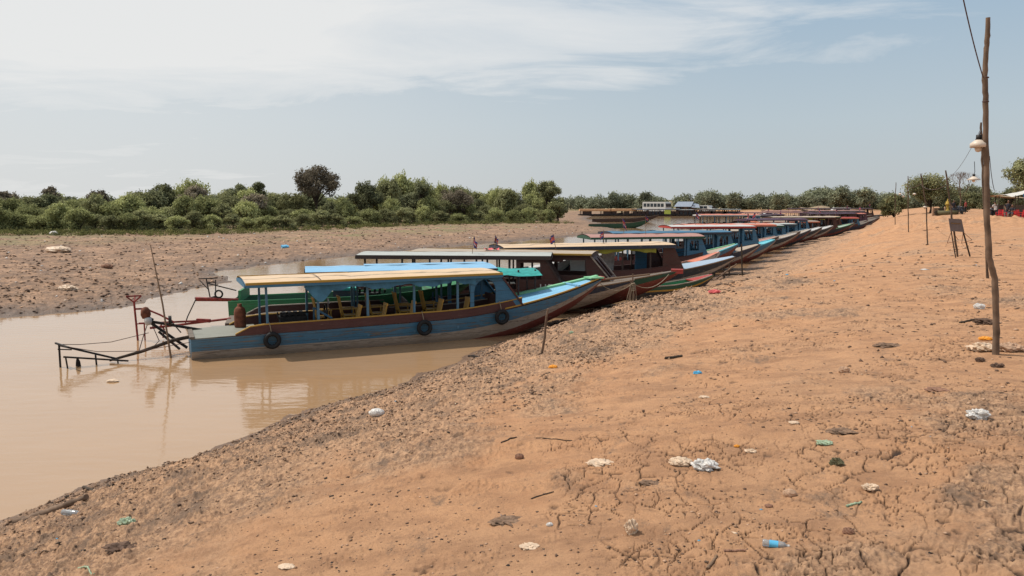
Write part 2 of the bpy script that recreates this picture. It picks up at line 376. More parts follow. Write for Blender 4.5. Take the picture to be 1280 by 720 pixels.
def make_ground():
    fine_a = np.radians(np.linspace(-37.5, 37.5, 1300))
    cl = np.radians(np.linspace(-180, -37.5, 150)[:-1]); cr = np.radians(np.linspace(37.5, 180, 150)[1:-1])
    ang = np.concatenate([cl, fine_a, cr])
    rad = np.concatenate([np.geomspace(.6, 3.2, 20)[:-1], np.geomspace(3.2, 16, 400)[:-1], np.geomspace(16, 45, 230)[:-1], np.geomspace(45, 80, 90)[:-1], np.geomspace(80, 300, 90)[:-1], np.geomspace(300, 3500, 22)])
    A, Rr = np.meshgrid(ang, rad)
    X = (Rr*np.sin(A)).ravel(); Y = (Rr*np.cos(A)).ravel()
    z, d, rough, crack, pit, right, m = terrain(X, Y, True)
    na, nr = len(ang), len(rad)
    i = np.arange(nr-1)[:, None]*na; j = np.arange(na)[None, :]; j2 = (j+1) % na
    faces = np.stack([i+j, i+j2, i+na+j2, i+na+j], -1).reshape(-1, 4)
    c0 = len(X)
    X = np.append(X, 0); Y = np.append(Y, 0); z = np.append(z, gz(0, 0))
    tri = np.stack([np.full(na, c0), (np.arange(na)+1) % na, np.arange(na)], -1)
    me = bpy.data.meshes.new('ground')
    nv = len(X); nf = len(faces)+len(tri)
    me.vertices.add(nv); me.vertices.foreach_set('co', np.stack([X, Y, z], -1).astype(np.float32).ravel())
    loops = np.concatenate([faces.ravel(), tri.ravel()]); me.loops.add(len(loops)); me.loops.foreach_set('vertex_index', loops.astype(np.int32))
    st = np.concatenate([np.arange(len(faces))*4, len(faces)*4 + np.arange(len(tri))*3]).astype(np.int32)
    me.polygons.add(nf); me.polygons.foreach_set('loop_start', st)
    me.update(calc_edges=True)
    me.polygons.foreach_set('use_smooth', np.ones(nf, bool))
    left = 1-right.astype(float)
    r = np.hypot(X[:-1], Y[:-1])
    green = left*ss(16, 30, d)*ss(-.2, .2, fbm(X[:-1]*.08, Y[:-1]*.2, 4, 91)) * .9
    green = np.maximum(green, left*.95*ss(8, 13, d)*ss(28, 20, d)*ss(-26, -16, X[:-1])*ss(-.15, .25, fbm(X[:-1]*.2, Y[:-1]*.4, 4, 93)))
    green = np.maximum(green, left*ss(35, 46, d))
    green = np.maximum(green, ss(240, 300, r)*.8)
    wet = ss(.55, .02, z[:-1]+.15*m)*.9*ss(1.6, .1, d)
    wet = np.maximum(wet, left*ss(3.5, .3, d)*.6)
    for nm, arr in (('rough', rough), ('crack', crack), ('pit', pit*.8), ('leftbank', left), ('green', green), ('wet', wet)):
        at = me.attributes.new(nm, 'FLOAT', 'POINT'); at.data.foreach_set('value', np.append(np.clip(arr, 0, 1), 0).astype(np.float32))
    o = bpy.data.objects.new('ground', me); COL.objects.link(o); me.materials.append(ground_material()); o['kind'] = 'structure'
make_ground()

def make_water():
    m, nt, b = new_mat('muddy river water'); L = nt.links
    b.inputs['Base Color'].default_value = (.375, .225, .115, 1); b.inputs['Roughness'].default_value = .06; b.inputs['IOR'].default_value = 1.5
    tc = N(nt, 'ShaderNodeTexCoord'); mp = N(nt, 'ShaderNodeMapping'); mp.inputs['Scale'].default_value = (1, 2.6, 1); mp.inputs['Rotation'].default_value = (0, 0, -.2); L.new(tc.outputs['Object'], mp.inputs[0])
    n1 = N(nt, 'ShaderNodeTexNoise', Scale=1.5, Detail=4.0, Roughness=.5); L.new(mp.outputs[0], n1.inputs[0])
    n2 = N(nt, 'ShaderNodeTexNoise', Scale=.35, Detail=2.0); L.new(mp.outputs[0], n2.inputs[0])
    c = mix(nt, n2.outputs[0], (.34, .205, .105, 1), (.39, .245, .135, 1)); L.new(c, b.inputs['Base Color'])
    bp = N(nt, 'ShaderNodeBump', Strength=.17, Distance=.05); L.new(n1.outputs[0], bp.inputs['Height']); L.new(bp.outputs[0], b.inputs['Normal'])
    me = bpy.data.meshes.new('water'); me.from_pydata([(-260, -80, 0), (120, -80, 0), (120, 260, 0), (-260, 260, 0)], [], [(0, 1, 2, 3)])
    o = bpy.data.objects.new('river_water', me); me.materials.append(m); COL.objects.link(o); o['kind'] = 'structure'
make_water()

# ------------------------------------------------------------------ mesh builder
class MB:
    def __init__(s): s.v, s.f, s.mi, s.sm = [], [], [], []
    def add(s, vs, fs, mi=0, sm=False):
        n = len(s.v); s.v += [tuple(map(float, p)) for p in vs]
        for f in fs: s.f.append(tuple(n+i for i in f)); s.mi.append(mi); s.sm.append(sm)
        return s
    def box(s, c, size, rz=0, mi=0, rot=None):
        hx, hy, hz = (a/2 for a in size)
        mt = rot if rot is not None else Matrix.Rotation(rz, 3, 'Z')
        vs = [Vector(c) + mt @ Vector((x*hx, y*hy, z*hz)) for z in (-1, 1) for x, y in ((-1, -1), (1, -1), (1, 1), (-1, 1))]
        return s.add(vs, [(3, 2, 1, 0), (4, 5, 6, 7), (0, 1, 5, 4), (1, 2, 6, 5), (2, 3, 7, 6), (3, 0, 4, 7)], mi)
    def bar(s, a, b, w, h=None, mi=0):
        a, b = Vector(a), Vector(b); h = h or w; d = b-a
        q = d.to_track_quat('X', 'Z').to_matrix()
        return s.box((a+b)/2, (d.length, w, h), mi=mi, rot=q)
    def grid(s, rows, mi=0, sm=True, closed=False):
        n = len(rows[0]); vs = [p for r in rows for p in r]; fs = []
        for i in range(len(rows)-1):
            for j in range(n if closed else n-1):
                k = (j+1) % n
                fs.append((i*n+j, i*n+k, (i+1)*n+k, (i+1)*n+j))
        return s.add(vs, fs, mi, sm)
    def tube(s, path, r, n=8, mi=0, caps=True, seed=None):
        pts = [Vector(p) for p in path]; rows = []
        rs = r if isinstance(r, (list, tuple)) else [r]*len(pts)
        up = Vector((0, 0, 1))
        d0 = (pts[-1]-pts[0]).normalized()
        if abs(d0.z) > .8: up = Vector((1, 0, 0))
        for i, p in enumerate(pts):
            t = (pts[min(i+1, len(pts)-1)]-pts[max(i-1, 0)]).normalized()
            a = t.cross(up).normalized(); b = t.cross(a)
            rows.append([p + (a*math.cos(2*PI*k/n) + b*math.sin(2*PI*k/n))*rs[i] for k in range(n)])
        s.grid(rows, mi, True, True)
        if caps:
            s.add(rows[0], [tuple(range(n))], mi); s.add(rows[-1], [tuple(reversed(range(n)))], mi)
        return s
    def lathe(s, prof, c=(0, 0, 0), n=16, mi=0, mt=None):
        rows = []
        for r_, z_ in prof:
            row = [Vector((r_*math.cos(2*PI*k/n), r_*math.sin(2*PI*k/n), z_)) for k in range(n)]
            if mt is not None: row = [mt @ p for p in row]
            rows.append([p+Vector(c) for p in row])
        return s.grid(rows, mi, True, True)
    def torus(s, c, R_, r_, axis='Y', n=20, k=8, mi=0, mt=None):
        rows = []
        for i in range(n+1):
            a = 2*PI*i/n; row = []
            for j in range(k):
                b_ = 2*PI*j/k; q = R_+r_*math.cos(b_)
                p = Vector((q*math.cos(a), r_*math.sin(b_)*1.25, q*math.sin(a)))
                if axis == 'X': p = Vector((p.y, p.x, p.z))
                if axis == 'Z': p = Vector((p.x, p.z, p.y))
                if mt is not None: p = mt @ p
                row.append(p+Vector(c))
            rows.append(row)
        return s.grid(rows, mi, True, True)
    def plate(s, outer, holes, fn, th, mi=0):
        """outer/holes: 2D loops; fn(u,v,w)->3D, w=0 or th"""
        bm = bmesh.new(); loops = []
        for lp in [outer]+list(holes):
            vs = [bm.verts.new((u, v, 0)) for u, v in lp]
            for i in range(len(vs)): bm.edges.new((vs[i], vs[(i+1) % len(vs)]))
            loops.append(len(lp))
        bmesh.ops.triangle_fill(bm, use_beauty=True, use_dissolve=False, edges=bm.edges[:])
        bm.verts.ensure_lookup_table(); bm.verts.index_update()
        tri = [[v.index for v in f.verts] for f in bm.faces]; co = [(v.co.x, v.co.y) for v in bm.verts]; bm.free()
        n = len(co)
        vs = [fn(u, v, 0) for u, v in co]+[fn(u, v, th) for u, v in co]
        fs = [tuple(t) for t in tri]+[tuple(n+i for i in reversed(t)) for t in tri]
        k = 0
        for ln in loops:
            for i in range(ln):
                a, b_ = k+i, k+(i+1) % ln
                fs.append((a, b_, n+b_, n+a))
            k += ln
        return s.add(vs, fs, mi)
    def build(s, name, mats, parent=None, fixn=False):
        me = bpy.data.meshes.new(name); me.from_pydata(s.v, [], s.f)
        for m_ in (mats if isinstance(mats, (list, tuple)) else [mats]): me.materials.append(M[m_] if isinstance(m_, str) else m_)
        me.polygons.foreach_set('material_index', s.mi); me.polygons.foreach_set('use_smooth', s.sm)
        me.update()
        if fixn:
            bm = bmesh.new(); bm.from_mesh(me); bmesh.ops.recalc_face_normals(bm, faces=bm.faces[:]); bm.to_mesh(me); bm.free()
        o = bpy.data.objects.new(name, me); COL.objects.link(o)
        if parent: o.parent = parent
        return o
def tag(o, label=None, cat=None, group=None, kind=None):
    if label: o['label'] = label
    if cat: o['category'] = cat
    if group: o['group'] = group
    if kind: o['kind'] = kind
    return o
def thing(name, label, cat, loc=(0, 0, 0), rz=0, group=None):
    o = bpy.data.objects.new(name, None); COL.objects.link(o); o.location = loc; o.rotation_euler = (0, 0, rz)
    o.empty_display_size = .3
    return tag(o, label, cat, group)
def copy_tree(o, parent=None):
    c = o.copy(); COL.objects.link(c)
    if parent: c.parent = parent
    for ch in list(o.children): copy_tree(ch, c)
    return c

# ------------------------------------------------------------------ boats
def arch(x0, x1, z0, z1, n=7, slant=0):
    """loop of a round-headed window, leaning by slant per metre of height"""
    r_ = (x1-x0)/2; cx = (x0+x1)/2; zc = z1-r_
    pts = [(x0, z0), (x1, z0)] + [(cx+r_*math.cos(PI*i/n), zc+r_*math.sin(PI*i/n)) for i in range(n+1)]
    return [(x - slant*(z-z0), z) for x, z in pts]
class Boat:
    def __init__(s, label, x, y, hd, L, B, group=None, name='tour_boat', cat='boat', lift=.75, z0=0, free=.55, tipw=.16, chine=-.1, **c):
        s.L, s.B, s.lift, s.free, s.tipw, s.c, s.chine = L, B, lift, free, tipw, c, chine
        s.root = thing(name, label, cat, (x, y, z0), math.radians(hd), group)
        s.hd = math.radians(hd); s.o = (x, y, z0)
    def r(s, u): return max(0, (u-.55*s.L)/(.45*s.L))
    def zs(s, u): return s.free + .2*u/s.L + s.lift*s.r(u)**1.6
    def bs(s, u):
        st = .90+.10*min(1, u/(.3*s.L))
        return max(s.tipw, s.B/2*st*(1-s.r(u)**2.3)+s.tipw*s.r(u)**2.3)
    def inner(s, u):
        zt, bt, rr = s.zs(u), s.bs(u), s.r(u); zc = s.chine + (zt-.12-s.chine)*rr**2.0; bc = bt*(.80-.25*rr)
        f = min(.42, .85*(zt-.2)/(zt-zc)) if zt-zc > .3 else .42
        return max(.02, bt+(bc-bt)*f**1.3-.05), zt+(zc-zt)*f
    def W(s, u, t, z):
        c, q = math.cos(s.hd), math.sin(s.hd)
        return (s.o[0]+u*c-t*q, s.o[1]+u*q+t*c, s.o[2]+z)
    def hull(s, upper, band, bottom, f1=.42, f2=.72, f1b=None, f2b=None, floor='floor', inner='coam', dz=.02):
        L = s.L; n = 34; us = [L*i/n for i in range(n+1)]
        mb = MB()
        for sd in (-1, 1):
            rows = []
            for u in us:
                zt, bt = s.zs(u), s.bs(u); rr = s.r(u)
                zc = s.chine + (zt-.12-s.chine)*rr**2.0
                bc = bt*(.80-.25*rr); zk = zc-.22*(1-rr)
                uo = u; F1 = f1+((f1b or f1)-f1)*min(1, rr*1.4); F2 = f2+((f2b or f2)-f2)*min(1, rr*1.4)
                def pt(f): return (uo, sd*(bt+(bc-bt)*f**1.3), zt+(zc-zt)*f)
                rows.append([pt(0), pt(F1*.5), pt(F1), pt(F1), pt((F1+F2)/2), pt(F2), pt(F2), pt(1), (uo, 0, zk)])
            for (a, b_, mi) in ((0, 3, 0), (3, 6, 1), (6, 9, 2)):
                mb.grid([q[a:b_] for q in rows], mi, True)
            # inner lining
            rows = [[(u, sd*s.bs(u), s.zs(u)), (u, sd*(s.bs(u)-.05), s.zs(u)), (u, sd*s.inner(u)[0], s.inner(u)[1])] for u in us]
            mb.grid(rows, 3, False)
        rows = [[(u, -s.inner(u)[0], s.inner(u)[1]), (u, s.inner(u)[0], s.inner(u)[1])] for u in us]
        mb.grid(rows, 4, False)
        for u in (0, L):   # transom and stem head
            bt, zt = s.bs(u), s.zs(u); rr = s.r(u); zc = s.chine+(zt-.12-s.chine)*rr**2; bc = bt*(.80-.25*rr)
            mb.add([(u, -bt, zt), (u, bt, zt), (u, bc, zc), (u, 0, zc-.22*(1-rr)), (u, -bc, zc)], [(0, 1, 2, 3, 4)], 0 if u == 0 else 2)
        mb.build('hull', [upper, band, bottom, inner, floor], s.root)
    def rail(s, u0, u1, m, w=.055, h=.04, name='gunwale_trim', dz=.022, side=(-1, 1), out=.012):
        mb = MB(); n = 26
        for sd in side:
            rows = []
            for i in range(n+1):
                u = u0+(u1-u0)*i/n; b_, z = s.bs(u)+out, s.zs(u)+dz
                rows.append([(u, sd*b_, z-h/2), (u, sd*b_, z+h/2), (u, sd*(b_-w), z+h/2), (u, sd*(b_-w), z-h/2)])
            mb.grid(rows, 0, False, True)
            mb.add(rows[0], [(0, 1, 2, 3)]); mb.add(rows[-1], [(3, 2, 1, 0)])
        return mb.build(name, m, s.root)
    def deck(s, u0, u1, m, name, dz=.03, inset=.02, beams=None, th=.03):
        mb = MB(); n = 14; rows = []
        for i in range(n+1):
            u = u0+(u1-u0)*i/n; b_, z = s.bs(u)-inset, s.zs(u)+dz
            rows.append([(u, -b_, z-th), (u, -b_, z), (u, -b_*.5, z+.015), (u, 0, z+.02), (u, b_*.5, z+.015), (u, b_, z), (u, b_, z-th)])
        mb.grid(rows, 0, False)
        for q in (rows[0], rows[-1]): mb.add(q, [tuple(range(7))])
        o = mb.build(name, m, s.root); return o
    def coaming(s, u0, u1, h, m, cap, slant=.45):
        for sd in (-1, 1):
            mb = MB(); n = 22; rows = []
            for i in range(n+1):
                u = u0+(u1-u0)*i/n; hh = h*min(1, (u-u0)/slant) if slant else h
                b_, z = s.bs(u)+.004, s.zs(u)+.045
                rows.append([(u, sd*b_, z-.03), (u, sd*b_, z+hh), (u, sd*(b_-.045), z+hh), (u, sd*(b_-.045), z-.03)])
            mb.grid(rows, 0, False, True); mb.add(rows[-1], [(0, 1, 2, 3)])
            o = mb.build('coaming', m, s.root)
            mb = MB(); rows = []
            for i in range(n+1):
                u = u0+(u1-u0)*i/n; hh = h*min(1, (u-u0)/slant) if slant else h
                b_, z = s.bs(u)+.014, s.zs(u)+.047+hh
                rows.append([(u, sd*b_, z), (u, sd*b_, z+.03), (u, sd*(b_-.07), z+.03), (u, sd*(b_-.07), z)])
            mb.grid(rows, 0, False, True)
            mb.build('coaming_cap', cap, o)
    def roof(s, u0, u1, z, m, fascia, ov=.10, camber=.07, fh=.09, dz=0, under='coam', seam=False, trim=None):
        zf = lambda u: z + dz*(u-u0)/(u1-u0)
        hb = max(s.bs(u0+ .3*(u1-u0)), s.bs((u0+u1)/2)) + ov
        s.hb = hb; s.zf = zf; s.ru = (u0, u1)
        hw = lambda u: min(hb, s.bs(u)+ov+.12)
        mb = MB(); n = 20; K = 8; rows = []; rows2 = []
        jit = random.random()*9
        for i in range(n+1):
            u = u0+(u1-u0)*i/n
            sag = .018*math.sin(i*1.7+jit)
            rows.append([(u, hw(u)*(-1+2*j/K), zf(u)+camber*(1-(-1+2*j/K)**2)+sag*(1-abs(-1+2*j/K))) for j in range(K+1)])
            rows2.append([(p[0], p[1], p[2]-.03) for p in rows[-1]])
        mb.grid(rows, 0, True); mb.grid(rows2, 1, True)
        o = mb.build('roof', [m, under], s.root)
        mb = MB()
        for sd in (-1, 1):
            rr = [[(u0+(u1-u0)*i/n, sd*(hw(u0+(u1-u0)*i/n)+.012), zf(u0+(u1-u0)*i/n)+.012+.0*i), (u0+(u1-u0)*i/n, sd*(hw(u0+(u1-u0)*i/n)+.012), zf(u0+(u1-u0)*i/n)-fh),
                   (u0+(u1-u0)*i/n, sd*(hw(u0+(u1-u0)*i/n)-.02), zf(u0+(u1-u0)*i/n)-fh), (u0+(u1-u0)*i/n, sd*(hw(u0+(u1-u0)*i/n)-.02), zf(u0+(u1-u0)*i/n)+.012)] for i in range(n+1)]
            mb.grid(rr, 0, False, True)
            mb.add(rr[0], [(0, 1, 2, 3)]); mb.add(rr[-1], [(3, 2, 1, 0)])
        for u, sg in ((u0, -1), (u1, 1)):
            h_ = hw(u)-.022
            top = [(h_*(-1+2*j/K), zf(u)+camber*(1-(-1+2*j/K)**2)-.031) for j in range(K+1)]
            low = [(y_, zf(u)-fh) for y_, _ in top]
            for e in (0, sg*.025):
                mb.add([(u+e, a, b_) for a, b_ in top]+[(u+e, a, b_) for a, b_ in low], [(j, j+1, K+2+j, K+1+j) for j in range(K)], 0)
            mb.add([(u, low[0][0], low[0][1]), (u, low[-1][0], low[-1][1]), (u+sg*.025, low[-1][0], low[-1][1]), (u+sg*.025, low[0][0], low[0][1])], [(0, 1, 2, 3)], 0)
        mb.build('roof_edge', fascia, o)
        if trim:
            mb = MB()
            for sd in (-1, 1):
                rr = []
                for i in range(n+1):
                    u = u0+(u1-u0)*i/n; a = hw(u)
                    rr.append([(u, sd*(a+.024), zf(u)-.035), (u, sd*(a+.024), zf(u)+.025), (u, sd*(a-.03), zf(u)+.03), (u, sd*(a-.03), zf(u)-.035)])
                mb.grid(rr, 0, False, True); mb.add(rr[0], [(0, 1, 2, 3)]); mb.add(rr[-1], [(3, 2, 1, 0)])
            mb.build('roof_trim', trim, o)
        if seam:
            for us in seam:
                mb = MB(); mb.grid([[(us+a, hw(us)*(-1+2*j/K), zf(us)+camber*(1-(-1+2*j/K)**2)+.028) for j in range(K+1)] for a in (-.012, .012)], 0, False)
                mb.build('roof_seam', 'brown_dark', o)
        return o
    def posts(s, us, m, w=.06, base=None, sides=(-1, 1)):
        for u in us:
            for sd in sides:
                y = sd*(min(s.bs(u), s.hb)-.075)
                zb = s.zs(u)-.3 if base is None else base
                mb = MB(); mb.bar((u, y, zb), (u+random.uniform(-.03, .03), y, s.zf(u)-.03), w)
                mb.build('post', m, s.root)
    def curtain(s, u0, u1, m, side=-1, drop=.3, waves=4, gather=None):
        mb = MB(); n = 60; rows = []
        for i in range(n+1):
            f = i/n; u = u0+(u1-u0)*f
            a = abs(math.sin(PI*f*waves))
            h = drop*(.5+.5*a) + .02*math.sin(f*70)
            if gather and f < gather: h += .32*math.sin(PI*f/gather)**2
            y = side*(min(s.hb, s.bs(u)+.12)-.05)
            rows.append([(u, y+side*.015*math.sin(f*110)*k/3, s.zf(u)-.035-h*k/3) for k in range(4)])
        mb.grid(rows, 0, True); mb.build('curtain', m, s.root)
    def cabin(s, u0, u1, rake, m, inner='blue_panel', win='arch', drop=0, frame=None, front=True, sides=(-1, 1), fwin=None):
        """side cheeks at the fore end, sloping windscreen frame between them"""
        top = lambda u: s.zf(u)-.035
        for sd in sides:
            zb = s.zs(u0)+.04
            zb1 = s.zs(u1+rake)+.05
            out = [(u0, zb), (u1+rake, zb1), (u1, top(u1)), (u0, top(u0))]
            H = top(u1)-zb
            holes = []
            if win == 'arch': holes = [arch(u0+.12, u0+.74*(u1-u0)+.12, zb+.10*H, zb+.90*H)]
            elif win == 'two': holes = [arch(u0+.10, u0+.42, zb+.35*H, zb+.86*H), arch(u0+.54, u0+.9, zb+.35*H, zb+.80*H)]
            elif win == 'rect': holes = [[(u0+.15, zb+.42*H), (u1-.1, zb+.42*H), (u1-.15, zb+.85*H), (u0+.15, zb+.85*H)]]
            def fn(u, v, w, sd=sd):
                f = np.clip((v-zb)/max(H, .1), 0, 1)
                y = (s.bs(u)-.008)*(1-f)+(min(s.hb-.06, s.bs(min(u, u1))+.02))*f
                return (u, sd*(y-w), v)
            mb = MB(); mb.plate(out, holes, fn, .04); o = mb.build('cabin_side', m, s.root)
            if frame:
                mb = MB(); mb.bar(fn(u1+rake+.01, zb1, -.006), fn(u1+.01, top(u1), -.006), .05, .05)
                mb.build('frame', frame, o)
        if front:
            zb1 = s.zs(u1+rake)+.05; zt = top(u1); wb = s.bs(u1+rake)-.06; wt = min(s.hb, s.bs(u1)+.1)-.14
            out = [(-1, 0), (1, 0), (1, 1), (-1, 1)]
            if (fwin or win) in ('arch', 'two'): holes = [arch(-.86, -.1, .12, .85), arch(.1, .86, .12, .85)]
            else: holes = [[(-.88, .3), (-.06, .3), (-.06, .86), (-.88, .86)], [(.06, .3), (.88, .3), (.88, .86), (.06, .86)]]
            def fn(a, f, w):
                return (u1+rake*(1-f)-w, a*(wb*(1-f)+wt*f), zb1+(zt-zb1)*f)
            mb = MB(); mb.plate(out, holes, fn, .04); mb.build('windscreen_frame', inner, s.root)
    def tyre(s, u, side=-1, z=None, R_=.235, label=None):
        b_ = s.bs(u); z = s.zs(u)-.16 if z is None else z
        p = s.W(u, side*(b_+.10), z)
        t = thing('tyre_fender', label or 'black rubber tyre hung as a fender', 'tyre', p, s.hd, 'tyre fenders on the boats')
        MB().torus((0, 0, 0), R_-.06, .062).build('tread', 'rubber', t)
        MB().tube([(0, 0, R_-.12), (-.03, side*-.04, R_+.1), (-.05, -side*.09, R_+.24)], .012, 5).build('rope', 'rope', t)
        return t

def flag(x, y, z, h, label, lean=0, size=.34, turn=0, group='red and blue flags on the boat roofs'):
    t = thing('flag', label, 'flag', (x, y, z), turn, group)
    MB().tube([(0, 0, 0), (lean*h, 0, h)], .012, 6).build('flagpole', 'wood_warm', t)
    mb = MB(); w = size*.95; n = 10
    k = random.uniform(.35, .6); ph = random.random()*6
    def P(f, g):   # f along the fly, g downwards; limp cloth hangs and folds
        x_ = lean*h*(1-g*size/h) + w*f*k
        return (x_+.03*math.sin(f*9+ph), .06*math.sin(f*8+ph+g*2)+.02, h-.02-size*g*(1-.25*f)-w*f*(.8+.2*math.sin(ph)))
    gs = [0, .25, .5, .75, 1]
    for i, (a, mi) in enumerate(((0, 0), (1, 1), (2, 1), (3, 0))):
        mb.grid([[P(j/n, gs[a]), P(j/n, gs[a+1])] for j in range(n+1)][::1], mi, True)
    cl = mb.build('cloth', ['flag_blue', 'flag_red'], t)
    mb = MB()   # the white temple with three towers, both faces
    def Q(f, g, o): p = P(f, g); return (p[0], p[1]+o, p[2])
    for o_ in (-.006, .006):
        mb.add([Q(.3, .70, o_), Q(.7, .70, o_), Q(.7, .62, o_), Q(.3, .62, o_)], [(0, 1, 2, 3)])
        for cx_, tp in ((.36, .42), (.5, .32), (.64, .42)):
            mb.add([Q(cx_-.05, .62, o_), Q(cx_+.05, .62, o_), Q(cx_, tp, o_)], [(0, 1, 2)])
    mb.build('temple_emblem', 'flag_white', cl)
    return t

def chair(label, p, rz, group):
    t = thing('chair', label, 'chair', p, rz, group)
    # faces +x
    MB().box((.02, 0, .40), (.44, .42, .03)).build('seat', 'chair_yellow', t)
    mb = MB(); lean = Matrix.Rotation(math.radians(-12), 3, 'Y')
    for k in range(5): mb.box((-.22-.03, -.16+.08*k, .68), (.022, .07, .58), rot=lean)
    mb.box((-.31, 0, .95), (.035, .42, .07), rot=lean); mb.box((-.20, 0, .46), (.035, .42, .05), rot=lean)
    mb.build('backrest', 'chair_yellow', t)
    for sx, sy in ((-.18, -1), (-.18, 1), (.2, -1), (.2, 1)):
        MB().box((sx, sy*.19, .195), (.04, .04, .38)).build('leg', 'chair_yellow', t)
    for sy in (-1, 1):
        MB().box((0, sy*.215, .60), (.46, .05, .025)).box((.2, sy*.2, .5), (.04, .03, .17)).build('armrest', 'chair_yellow', t)
    return t
def longtail(bt, mat='iron', long=3.4, side=0, up=.35, name='longtail_motor', dip=-.05, frame=True, y0=0.0):
    """steering frame and propeller shaft trailing behind the stern"""
    z0 = bt.free
    mb = MB()
    mb.tube([(.15, y0, z0+.12), (-.9, y0-.05, z0*.55), (-long*.7, y0-.1, dip+.14), (-long, y0-.12, dip+.04)], [.05, .045, .04, .035], 8)
    o = mb.build(name, mat, bt.root)
    mb = MB()
    mb.bar((.4, y0, z0+.22), (-.9, y0, z0+.34), .05); mb.bar((-.3, y0, z0+.2), (-1.0, y0-.03, .18), .05)
    mb.build('tiller_bracket', mat, o)
    return o

# --- boat 1: the near blue boat with the tan roof
b1 = Boat('blue wooden tour boat with tan roof and yellow chairs, nearest of the moored row', -8.72, 21.35, 24.2, 12.75, 2.05, lift=.80, free=.56)
b1.hull('blue', 'beige', 'red', f1=.50, f2=.97, f1b=.36, f2b=.60)
b1.deck(0, 1.75, 'deck_grey', 'stern_deck', dz=.03)
b1.deck(9.45, 12.72, 'lightblue', 'bow_deck', dz=.05, inset=.06)
MB().box((.03, 0, b1.zs(0)+.05), (.12, 1.86, .06)).build('stern_beam', 'wood', b1.root)
b1.coaming(1.1, 9.5, .21, 'coam', 'yellow')
b1.rail(8.9, 12.72, 'yellow', w=.06, side=(-1,), dz=.06)
b1.rail(8.9, 12.72, 'green_trim', w=.17, h=.07, side=(1,), dz=.09)
mb = MB(); mb.box((12.55, 0, b1.zs(12.5)+.11), (.5, .50, .05)); mb.build('stem_cap', 'green_trim', b1.root)
MB().box((11.7, 0, b1.zs(11.7)+.10), (.07, 1.1, .05)).build('deck_beam', 'lightblue', b1.root)
MB().box((12.83, 0, b1.zs(12.7)+.04), (.1, .34, .10)).build('stem_head', 'red_trim', b1.root)
b1.roof(1.38, 8.75, 1.98, 'tan_roof', 'blue_panel', seam=[3.35], trim='yellow', fh=.11, under='blue_post')
b1.posts([1.94, 3.3, 4.67, 6.03, 7.37], 'blue_post')
b1.curtain(2.9, 7.9, 'curtain_blue', -1, .26, 3.5, gather=.16)
b1.curtain(2.9, 7.9, 'curtain_blue', 1, .2, 4)
b1.cabin(7.75, 8.72, .78, 'blue_panel', win='arch', frame='coam')
MB().box((8.95, 0, b1.zs(9)+.2), (.04, 1.5, .35)).build('bulkhead', 'coam', b1.root)
k = 0
for i, u in enumerate([3.7, 4.45, 5.3, 6.15, 7.0]):
    for sd in (-1, 1):
        zz = b1.zs(u)-.26
        cc = chair('%s yellow wooden armchair from the stern in the %s row aboard the blue boat' % (['first', 'second', 'third', 'fourth', 'fifth'][i], 'near' if sd < 0 else 'far'),
              b1.W(u+(.0 if sd > 0 else .55), sd*.55, zz-(.0 if sd > 0 else .14)), b1.hd+(0 if sd > 0 else PI), 'yellow chairs aboard the blue boat')
        cc.scale = (.95, .95, 1.0)
b1.tyre(2.02, label='black tyre fender nearest the stern on the blue boat side')
b1.tyre(6.28, label='black tyre fender halfway along the blue boat side')
b1.tyre(8.75, label='black tyre fender below the front cabin of the blue boat')
# engine
mb = MB(); mb.box((2.75, .05, .78), (.75, .36, .26)); mb.tube([(2.4, .05, .95), (3.1, .05, .95)], .07, 10); mb.tube([(2.5, .2, .9), (3.2, .2, .98)], .03, 8)
for q in range(4): mb.box((2.5+.16*q, .05, .97), (.09, .2, .12))
mb.tube([(2.35, -.1, .85), (2.3, -.1, 1.0), (2.32, -.05, 1.04)], .02, 6)
mb.build('engine', 'iron', b1.root)
MB().torus((3.62, -.25, 1.02), .2, .02, 'X').bar((3.62, -.25, .9), (3.5, -.25, .5), .04).bar((3.62, -.45, 1.02), (3.62, -.05, 1.02), .03).build('flywheel', 'iron', b1.root)
mb = MB()
for sd in (-1, 1): mb.bar((3.35, sd*.3-.2, .45), (3.35, sd*.3-.2, 1.1), .05); mb.bar((3.35, sd*.3-.2, 1.1), (3.75, sd*.3-.2, .85), .05)
mb.build('engine_frame', 'blue_post', b1.root)
# steering gear over the stern
mb = MB(); mb.tube([(.2, .2, .5), (-.4, .1, .42), (-1.2, -.05, .2), (-1.95, -.2, .05)], [.05, .05, .045, .03], 8)
lt = mb.build('propeller_shaft', 'bark_dark', b1.root)
mb = MB(); mb.bar((.35, .55, .58), (-1.0, .55, .92), .07); mb.bar((-.05, .5, .12), (-.95, .55, .88), .07); mb.bar((-.25, .2, .15), (-.75, .5, .62), .05)
mb.tube([(-.9, .5, .9), (-1.05, .5, 1.0)], .09, 8)
mb.tube([(-.5, .2, .95), (-.42, .2, .95)], .13, 12); mb.bar((-.45, .2, .95), (-.2, .2, .6), .03)
mb.build('steering_arm', 'iron', lt)
mb = MB(); mb.lathe([(0, .0), (.09, .02), (.13, .12), (.12, .24), (.06, .32), (0, .34)], (-1.05, .5, .98), 12); mb.build('float_knob', 'rust', lt)
mb = MB(); mb.lathe([(0, 0), (.07, .02), (.10, .10), (.09, .2), (0, .22)], (-1.0, .42, .82), 10); mb.build('tin_cup', 'white', lt)
mb = MB()
Pf = lambda u, t, z: (u+1.1, t, z)
mb.bar(Pf(-3.9, -.9, .58), Pf(-4.25, -.1, .58), .04); mb.bar(Pf(-4.15, -.35, .58), Pf(-4.15, -.35, -.2), .045); mb.bar(Pf(-4.05, -.6, .3), Pf(-2.6, -.45, .05), .04)
